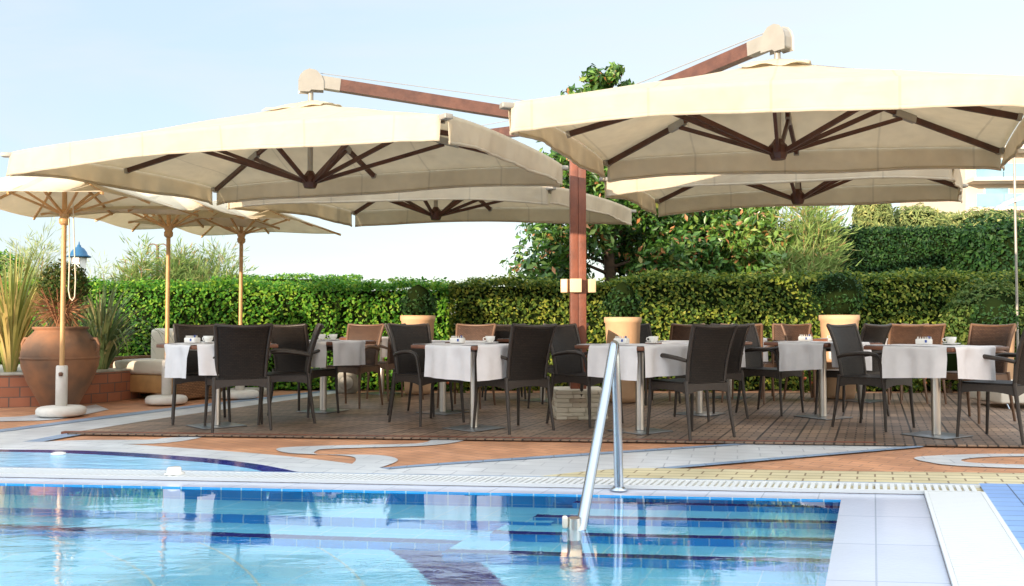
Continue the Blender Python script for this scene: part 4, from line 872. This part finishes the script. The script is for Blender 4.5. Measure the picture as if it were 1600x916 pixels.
# ------------------------------------------------------------------ chairs
def make_chair(brown=False):
    o = empty('rattan_armchair'); fr = M['rattan_frame'] if not brown else M.setdefault('rattan_frame_b', mat('brown_resin', (.15, .08, .045), .45, var=.2, vscale=30)); wv = M['rattan_brown'] if brown else M['rattan']
    def back(u, t, off=0.0):   # u -1..1, t 0..1
        z = .43+.49*t; hw = .194+.022*t+.012*t**4; y = -.205-.03*t-.085*t**2.2+.035*(1-u*u)*-1*(.6+.4*t)
        zz = z-.014*(1-u*u)*t**6; return Vector((u*hw, y+off, zz))
    MB().grid(lambda a, b: back(2*a-1, b, .011), 14, 20).add([], []).build('backrest', wv, o, solid=.018)
    bf = MB()
    for s_ in (-1, 1): bf.tube([back(s_, t)+Vector((s_*.008, .01, 0)) for t in np.linspace(0, 1, 9)], .0165, 8)
    bf.tube([back(u, 1)+Vector((0, .01, 0)) for u in np.linspace(-1.05, 1.05, 11)], .0155, 8)
    bf.build('back_frame', fr, o)
    # seat with an arched apron
    st = MB()
    def seat(a, b):
        x = (2*a-1)*(.225+.012*b); y = -.215+.44*b; return Vector((x, y, .452-.014*(1-(2*a-1)**2)*math.sin(b*3.1)))
    st.grid(seat, 10, 10); st.build('seat', wv2 if False else wv, o, solid=.02)
    ap = MB()
    def apron(p, q_):
        p = Vector(p); q_ = Vector(q_); mb = ap
        def fn(a, b):
            dz = .055+.028*(2*abs(a-.5))**2.5; c_ = p.lerp(q_, a); return c_+Vector((0, 0, -dz*b))
        mb.grid(fn, 14, 1, False)
    zt_ = .448
    cs_ = [(-.222, -.215, zt_), (.222, -.215, zt_), (.236, .225, zt_), (-.236, .225, zt_)]
    for i in range(4): apron(cs_[i], cs_[(i+1) % 4])
    ap.build('seat_apron', fr, o, solid=.022)
    for sx in (-1, 1):
        MB().tube([(sx*.228, -.205, .47), (sx*.232, -.232, .25), (sx*.245, -.27, .0)], [.019, .016, .012], 8).build('leg', fr, o)
        MB().tube([(sx*.236, .215, .43), (sx*.24, .222, .25), (sx*.252, .238, .0)], [.0175, .015, .012], 8).build('leg', fr, o)
        MB().tube([(sx*.228, -.215, .635), (sx*.252, -.13, .655), (sx*.268, 0, .672), (sx*.268, .10, .672), (sx*.262, .165, .655), (sx*.254, .185, .615), (sx*.246, .205, .50), (sx*.242, .213, .39)],
                  [.015, .018, .019, .019, .018, .016, .015, .014], 8).build('arm', fr, o)
    return o
base_chair = [None, None]
def chair(px, D, face, label, brown=False, x=None):
    k = int(brown)
    if base_chair[k] is None: base_chair[k] = make_chair(brown); c = base_chair[k]
    else: c = copy_tree(base_chair[k])
    X = (px-800)*D/F; c.location = (X, D, DZ); c.rotation_euler = (0, 0, R(face-90))
    tag(c, label, 'chair', 'woven rattan armchairs around the tables'); return c
chair(373, 8.05, 115, 'dark rattan armchair turned away, the leftmost of the nearest chairs')
chair(315, 8.65, -68, 'dark rattan armchair facing the viewer at the far left table, beside the middle parasol base')
chair(447, 8.62, 194, 'dark rattan armchair facing left, on the right of the leftmost table')
chair(477, 9.30, 66, 'dark armchair turned away, between the leftmost table and the second table')
chair(550, 10.2, -112, 'brown rattan armchair facing the viewer behind the table with two cups', True)
chair(617, 11.15, 128, 'light brown sunlit armchair seen past the far small table left of centre', True)
chair(668, 8.52, -48, 'dark armchair facing right at the left side of the third front table')
chair(660, 9.35, -18, 'dark armchair seen edge on behind the left side of the third front table')
chair(729, 10.15, -108, 'brown-backed armchair facing the viewer behind the third front table', True)
chair(801, 7.95, 128, 'dark armchair turned away, standing left of the steel pool rail')
chair(787, 11.2, 95, 'black armchair showing only its back top behind the chair left of the rail')
chair(915, 8.45, -42, 'dark armchair in front of the stone base, facing right towards the table behind the rail')
chair(868, 10.1, 160, 'dark armchair in the gap between two nearer ones, left of the red post')
chair(1015, 10.6, -60, 'dark armchair behind the steel rail table, right of the largest peach planter')
chair(1052, 11.2, 115, 'brown sunlit armchair half hidden by the near chair right of the rail', True)
chair(1076, 7.53, 122, 'dark armchair turned away, right of the steel rail')
chair(1108, 8.95, 118, 'dark armchair mostly hidden right behind the near chair right of the rail')
chair(1168, 10.75, 62, 'brown armchair with a sunlit back, left of the fifth front table', True)
chair(1203, 9.45, -42, 'dark armchair facing right at the left side of the fifth front table')
chair(1228, 11.2, -120, 'rusty brown armchair back showing behind the fifth front table', True)
chair(1327, 9.15, 128, 'dark armchair behind the front-facing one between the two right-hand tables')
chair(1272, 11.0, -62, 'dark brown armchair back left of the round-shrub planter', True)
chair(1364, 8.12, -50, 'dark armchair facing the viewer, left of the rightmost table')
chair(1396, 10.7, 100, 'dark rusty armchair back left of the pair behind the rightmost table', True)
chair(1431, 10.75, 80, 'dark rusty armchair back right of the pair behind the rightmost table', True)
chair(1517, 8.75, 205, 'brown armchair facing left behind the rightmost table', True)
chair(1562, 7.32, 127, 'dark armchair turned away at the right edge, nearest of all chairs')

# ------------------------------------------------------------------ tables, runners, crockery
TH = .745; TS = .80
def make_table():
    o = empty('dining_table')
    MB().box((0, 0, TH-.016), (TS, TS, .032), bev=.006).build('tabletop', M['table_wood'], o)
    MB().box((0, 0, TH-.045), (.36, .36, .02)).build('bracket', M['darksteel'], o)
    MB().tube([(0, 0, .014), (0, 0, TH-.055)], .037, 20).build('post', M['steel_brushed'], o)
    MB().box((0, 0, .007), (.40, .40, .008), bev=.003).build('base', M['darksteel'], o)
    return o
def make_runner(wd=.56, drop=.27, seed=0):
    mb = MB(); hl = TS/2+.006
    def fn(u, t):
        s_ = -(hl+drop)+t*(2*hl+drop+.012); x = (u-.5)*wd; a = abs(s_); sg = 1 if s_ > 0 else -1
        if a <= hl: return Vector((x, s_, TH+.004+(.0015*math.sin(x*20+s_*9+seed))))
        d = a-hl; wave = .018*math.sin(x*16+seed+sg)*min(1, d/.1)+.009*math.sin(x*37+seed*2)*min(1, d/.1)
        return Vector((x*(1+.05*d/drop*math.sin(seed+sg)), sg*(hl+.004+wave+.01*d/drop), TH+.003-d-.05*(u-.5)*math.sin(seed*3+sg)*d/drop-.02*math.sin(seed*5+sg*2)*d/drop))
    mb.grid(fn, 24, 60); return mb
tb0 = [None]; rn0 = {}
def make_cup():
    o = empty('coffee_cup'); MB().lathe([(.022, .0), (.026, .006), (.040, .03), (.044, .058), (.0415, .058), (.037, .03), (.02, .01)], (0, 0, 0), 24).build('bowl', M['china'], o)
    MB().tube([(-.041, 0, .046), (-.060, 0, .044), (-.064, 0, .03), (-.052, 0, .016), (-.036, 0, .018)], .0045, 7).build('handle', M['china'], o); return o
def make_saucer(): return MB().lathe([(.03, .0), (.045, .002), (.075, .010), (.075, .013), (.045, .006), (.01, .005)], (0, 0, 0), 28)
def make_caddy(s=0):
    o = empty('sugar_caddy')
    MB().box((0, 0, .026), (.125, .085, .05), bev=.012).build('bowl', M['china'], o)
    p = MB()
    for k in range(6): p.box((-.045+.018*k, .002*k-.004, .056), (.004, .055, .022), rz=.1*k)
    p.build('sachets', M['china'], o)
    MB().box((.02, -.0445, .03), (.016, .003, .022)).build('badge', M['bluepaper'], o)
    MB().box((.035, .0, .062), (.006, .05, .02), rz=.3).build('sachet', M['redpaper' if s else 'bluepaper'], o); return o
cup0 = [None]; cad0 = [None]; sau = [None]
def table(px, D, corner, who, items=(), runners=(0, 1)):
    if tb0[0] is None: tb0[0] = make_table(); t = tb0[0]
    else: t = copy_tree(tb0[0])
    X = (px-800)*D/F; rz = R(corner+90+45-90) ; t.location = (X, D, DZ); t.rotation_euler = (0, 0, rz); tag(t, 'square dark wood table, '+who, 'table', 'square dining tables on the deck')
    for k in runners:
        o = make_runner(seed=px*.013+k).build('table_runner', M['cloth']); _r = rz+k*math.pi/2; _o = (.08, -.09)[k]; o.location = (X+_o*math.cos(_r), D+_o*math.sin(_r), DZ+.004*k); o.rotation_euler = (0, 0, rz+k*math.pi/2)
        # the two facing the viewer hang left and right of the near corner
        tag(o, ('left-hand white runner of the table ' if k == 0 else 'right-hand white runner of the table ')+who, 'tablecloth', 'white linen runners on the tables')
    for kind, ipx, dd, lb in items:
        Y = D+dd; x = (ipx-800)*Y/F; z = DZ+TH+.013
        if kind == 'cup':
            if cup0[0] is None: cup0[0] = make_cup(); c = cup0[0]
            else: c = copy_tree(cup0[0])
            c.location = (x, Y, z+.006); c.rotation_euler = (0, 0, random.uniform(-.5, .5)); tag(c, lb, 'cup', 'white coffee cups')
            s_ = make_saucer().build('saucer', M['china']); s_.location = (x, Y, z); tag(s_, 'white saucer under the '+lb.replace('white coffee ', ''), 'saucer', 'white saucers')
        else:
            if cad0[0] is None: cad0[0] = make_caddy(); c = cad0[0]
            else: c = copy_tree(cad0[0])
            c.location = (x, Y, z-.002); c.rotation_euler = (0, 0, R(corner+90-20)); tag(c, lb, 'sugar holder', 'white sugar holders')
table(340, 8.22, -92, 'at the far left of the deck', [('cad', 301, .0, 'white sugar holder on the leftmost table'), ('cup', 326, -.1, 'white coffee cup on the leftmost table')])
table(506, 9.6, -72, 'second from the left with two cups', [('cup', 503, -.1, 'white coffee cup left of the pair on the second table'), ('cup', 521, -.15, 'white coffee cup right of the pair on the second table')])
table(597, 12.0, -85, 'far and small, in front of the left hedge', [('cup', 586, -.2, 'white coffee cup on the far small table'), ('cup', 622, -.1, 'white coffee cup half hidden at the right end of the far small table')])
table(741, 8.03, -87, 'in front, left of the stone base', [('cad', 715, .05, 'white sugar holder on the table left of the stone base'), ('cup', 766, .0, 'white coffee cup on the table left of the stone base')])
table(692, 9.45, -80, 'behind the one left of the stone base')
table(848, 10.9, -80, 'behind the chair left of the steel rail', [('cup', 872, -.1, 'white coffee cup far back, just left of the red post')])
table(999, 7.83, -97, 'right behind the steel rail', [('cad', 971, .05, 'white sugar holder showing just right of the top of the steel rail'), ('cup', 1021, .1, 'white coffee cup on the table behind the steel rail')])
table(1092, 9.3, -85, 'hidden behind the near chair right of the steel rail')
table(1140, 11.3, -80, 'far back between two brown armchairs')
table(1284, 8.98, -104, 'fifth of the front row, left of the front-facing armchair', [('cad', 1258, .0, 'white sugar holder on the fifth front table'), ('cup', 1303, .0, 'white coffee cup on the fifth front table')])
table(1345, 10.85, -95, 'farther back, seen below the front-facing armchair')
table(1460, 7.52, -103, 'the rightmost and nearest', [('cad', 1443, .05, 'white sugar holder on the rightmost table'), ('cup', 1485, .05, 'white coffee cup on the rightmost table')])

# ------------------------------------------------------------------ pool rail and fittings
ro = empty('pool_rail', (G(967, 770).x, G(967, 770).y, .02)); tag(ro, 'polished steel pool handrail sloping from the rim down into the water', 'handrail')
o0 = ro.location; RR_ = .0265
tp_ = Vector((G(967, 770).x-.02, o0.y-.01, zat(527, 5.09)-.03)); lowp = G(908, 826, WZ+.0)
pts = [Vector((o0.x, o0.y, .02)), Vector((o0.x-.008, o0.y, .45)), Vector((o0.x-.018, o0.y, tp_.z-.08))]
d = (lowp-tp_).normalized()
for t in np.linspace(0, 1, 7):
    a = Vector((o0.x-.02, o0.y, tp_.z-.06)); b = Vector((o0.x-.02, o0.y-.0, tp_.z+.03)); c_ = tp_+d*.10+Vector((0, 0, .012))
    pts.append((a*(1-t)**2+b*2*t*(1-t)+c_*t*t))
pts += [tp_.lerp(lowp, .3), tp_.lerp(lowp, .6), tp_.lerp(lowp, .9), lowp.lerp(tp_, -.03)]
MB().tube([p-o0 for p in pts], RR_, 20).build('handrail_tube', M['steel'], ro)
MB().lathe([(.05, 0), (.052, .006), (.034, .014), (.031, .02)], (0, 0, -.006), 24).build('flange', M['steel'], ro)
lp = lowp+Vector((-.03, .0, 0)); MB().tube([lp-o0+Vector((0, 0, .05)), lp-o0+Vector((0, 0, -.05)), Vector((lp.x, lp.y, FD))-o0], [.032, .036, .036], 16).build('foot_post', M['steel_brushed'], ro)
MB().box(lp-o0+Vector((-.045, -.0, .03)), (.026, .045, .055), bev=.010).build('clamp', M['cushion'], ro)
MB().lathe([(.07, 0), (.07, .01), (.04, .02)], Vector((lp.x, lp.y, FD))-o0, 20).build('foot_flange', M['steel_brushed'], ro)
cpx = G(272, 741, .03)
tag(MB().lathe([(.062, 0), (.064, .008), (.045, .012), (.043, .036), (.036, .044), (.005, .045)], (0, 0, 0), 28).build('skimmer_lid', M['china'], loc=cpx), 'round white plastic cap sitting on the pool rim', 'cap')
cpx = G(91, 711, .02)
tag(MB().lathe([(.05, 0), (.05, .014), (.03, .02), (.005, .021)], (0, 0, 0), 24).build('drain_lid', M['china'], loc=cpx), 'small white disc on the navy ring of the round pool', 'cap')
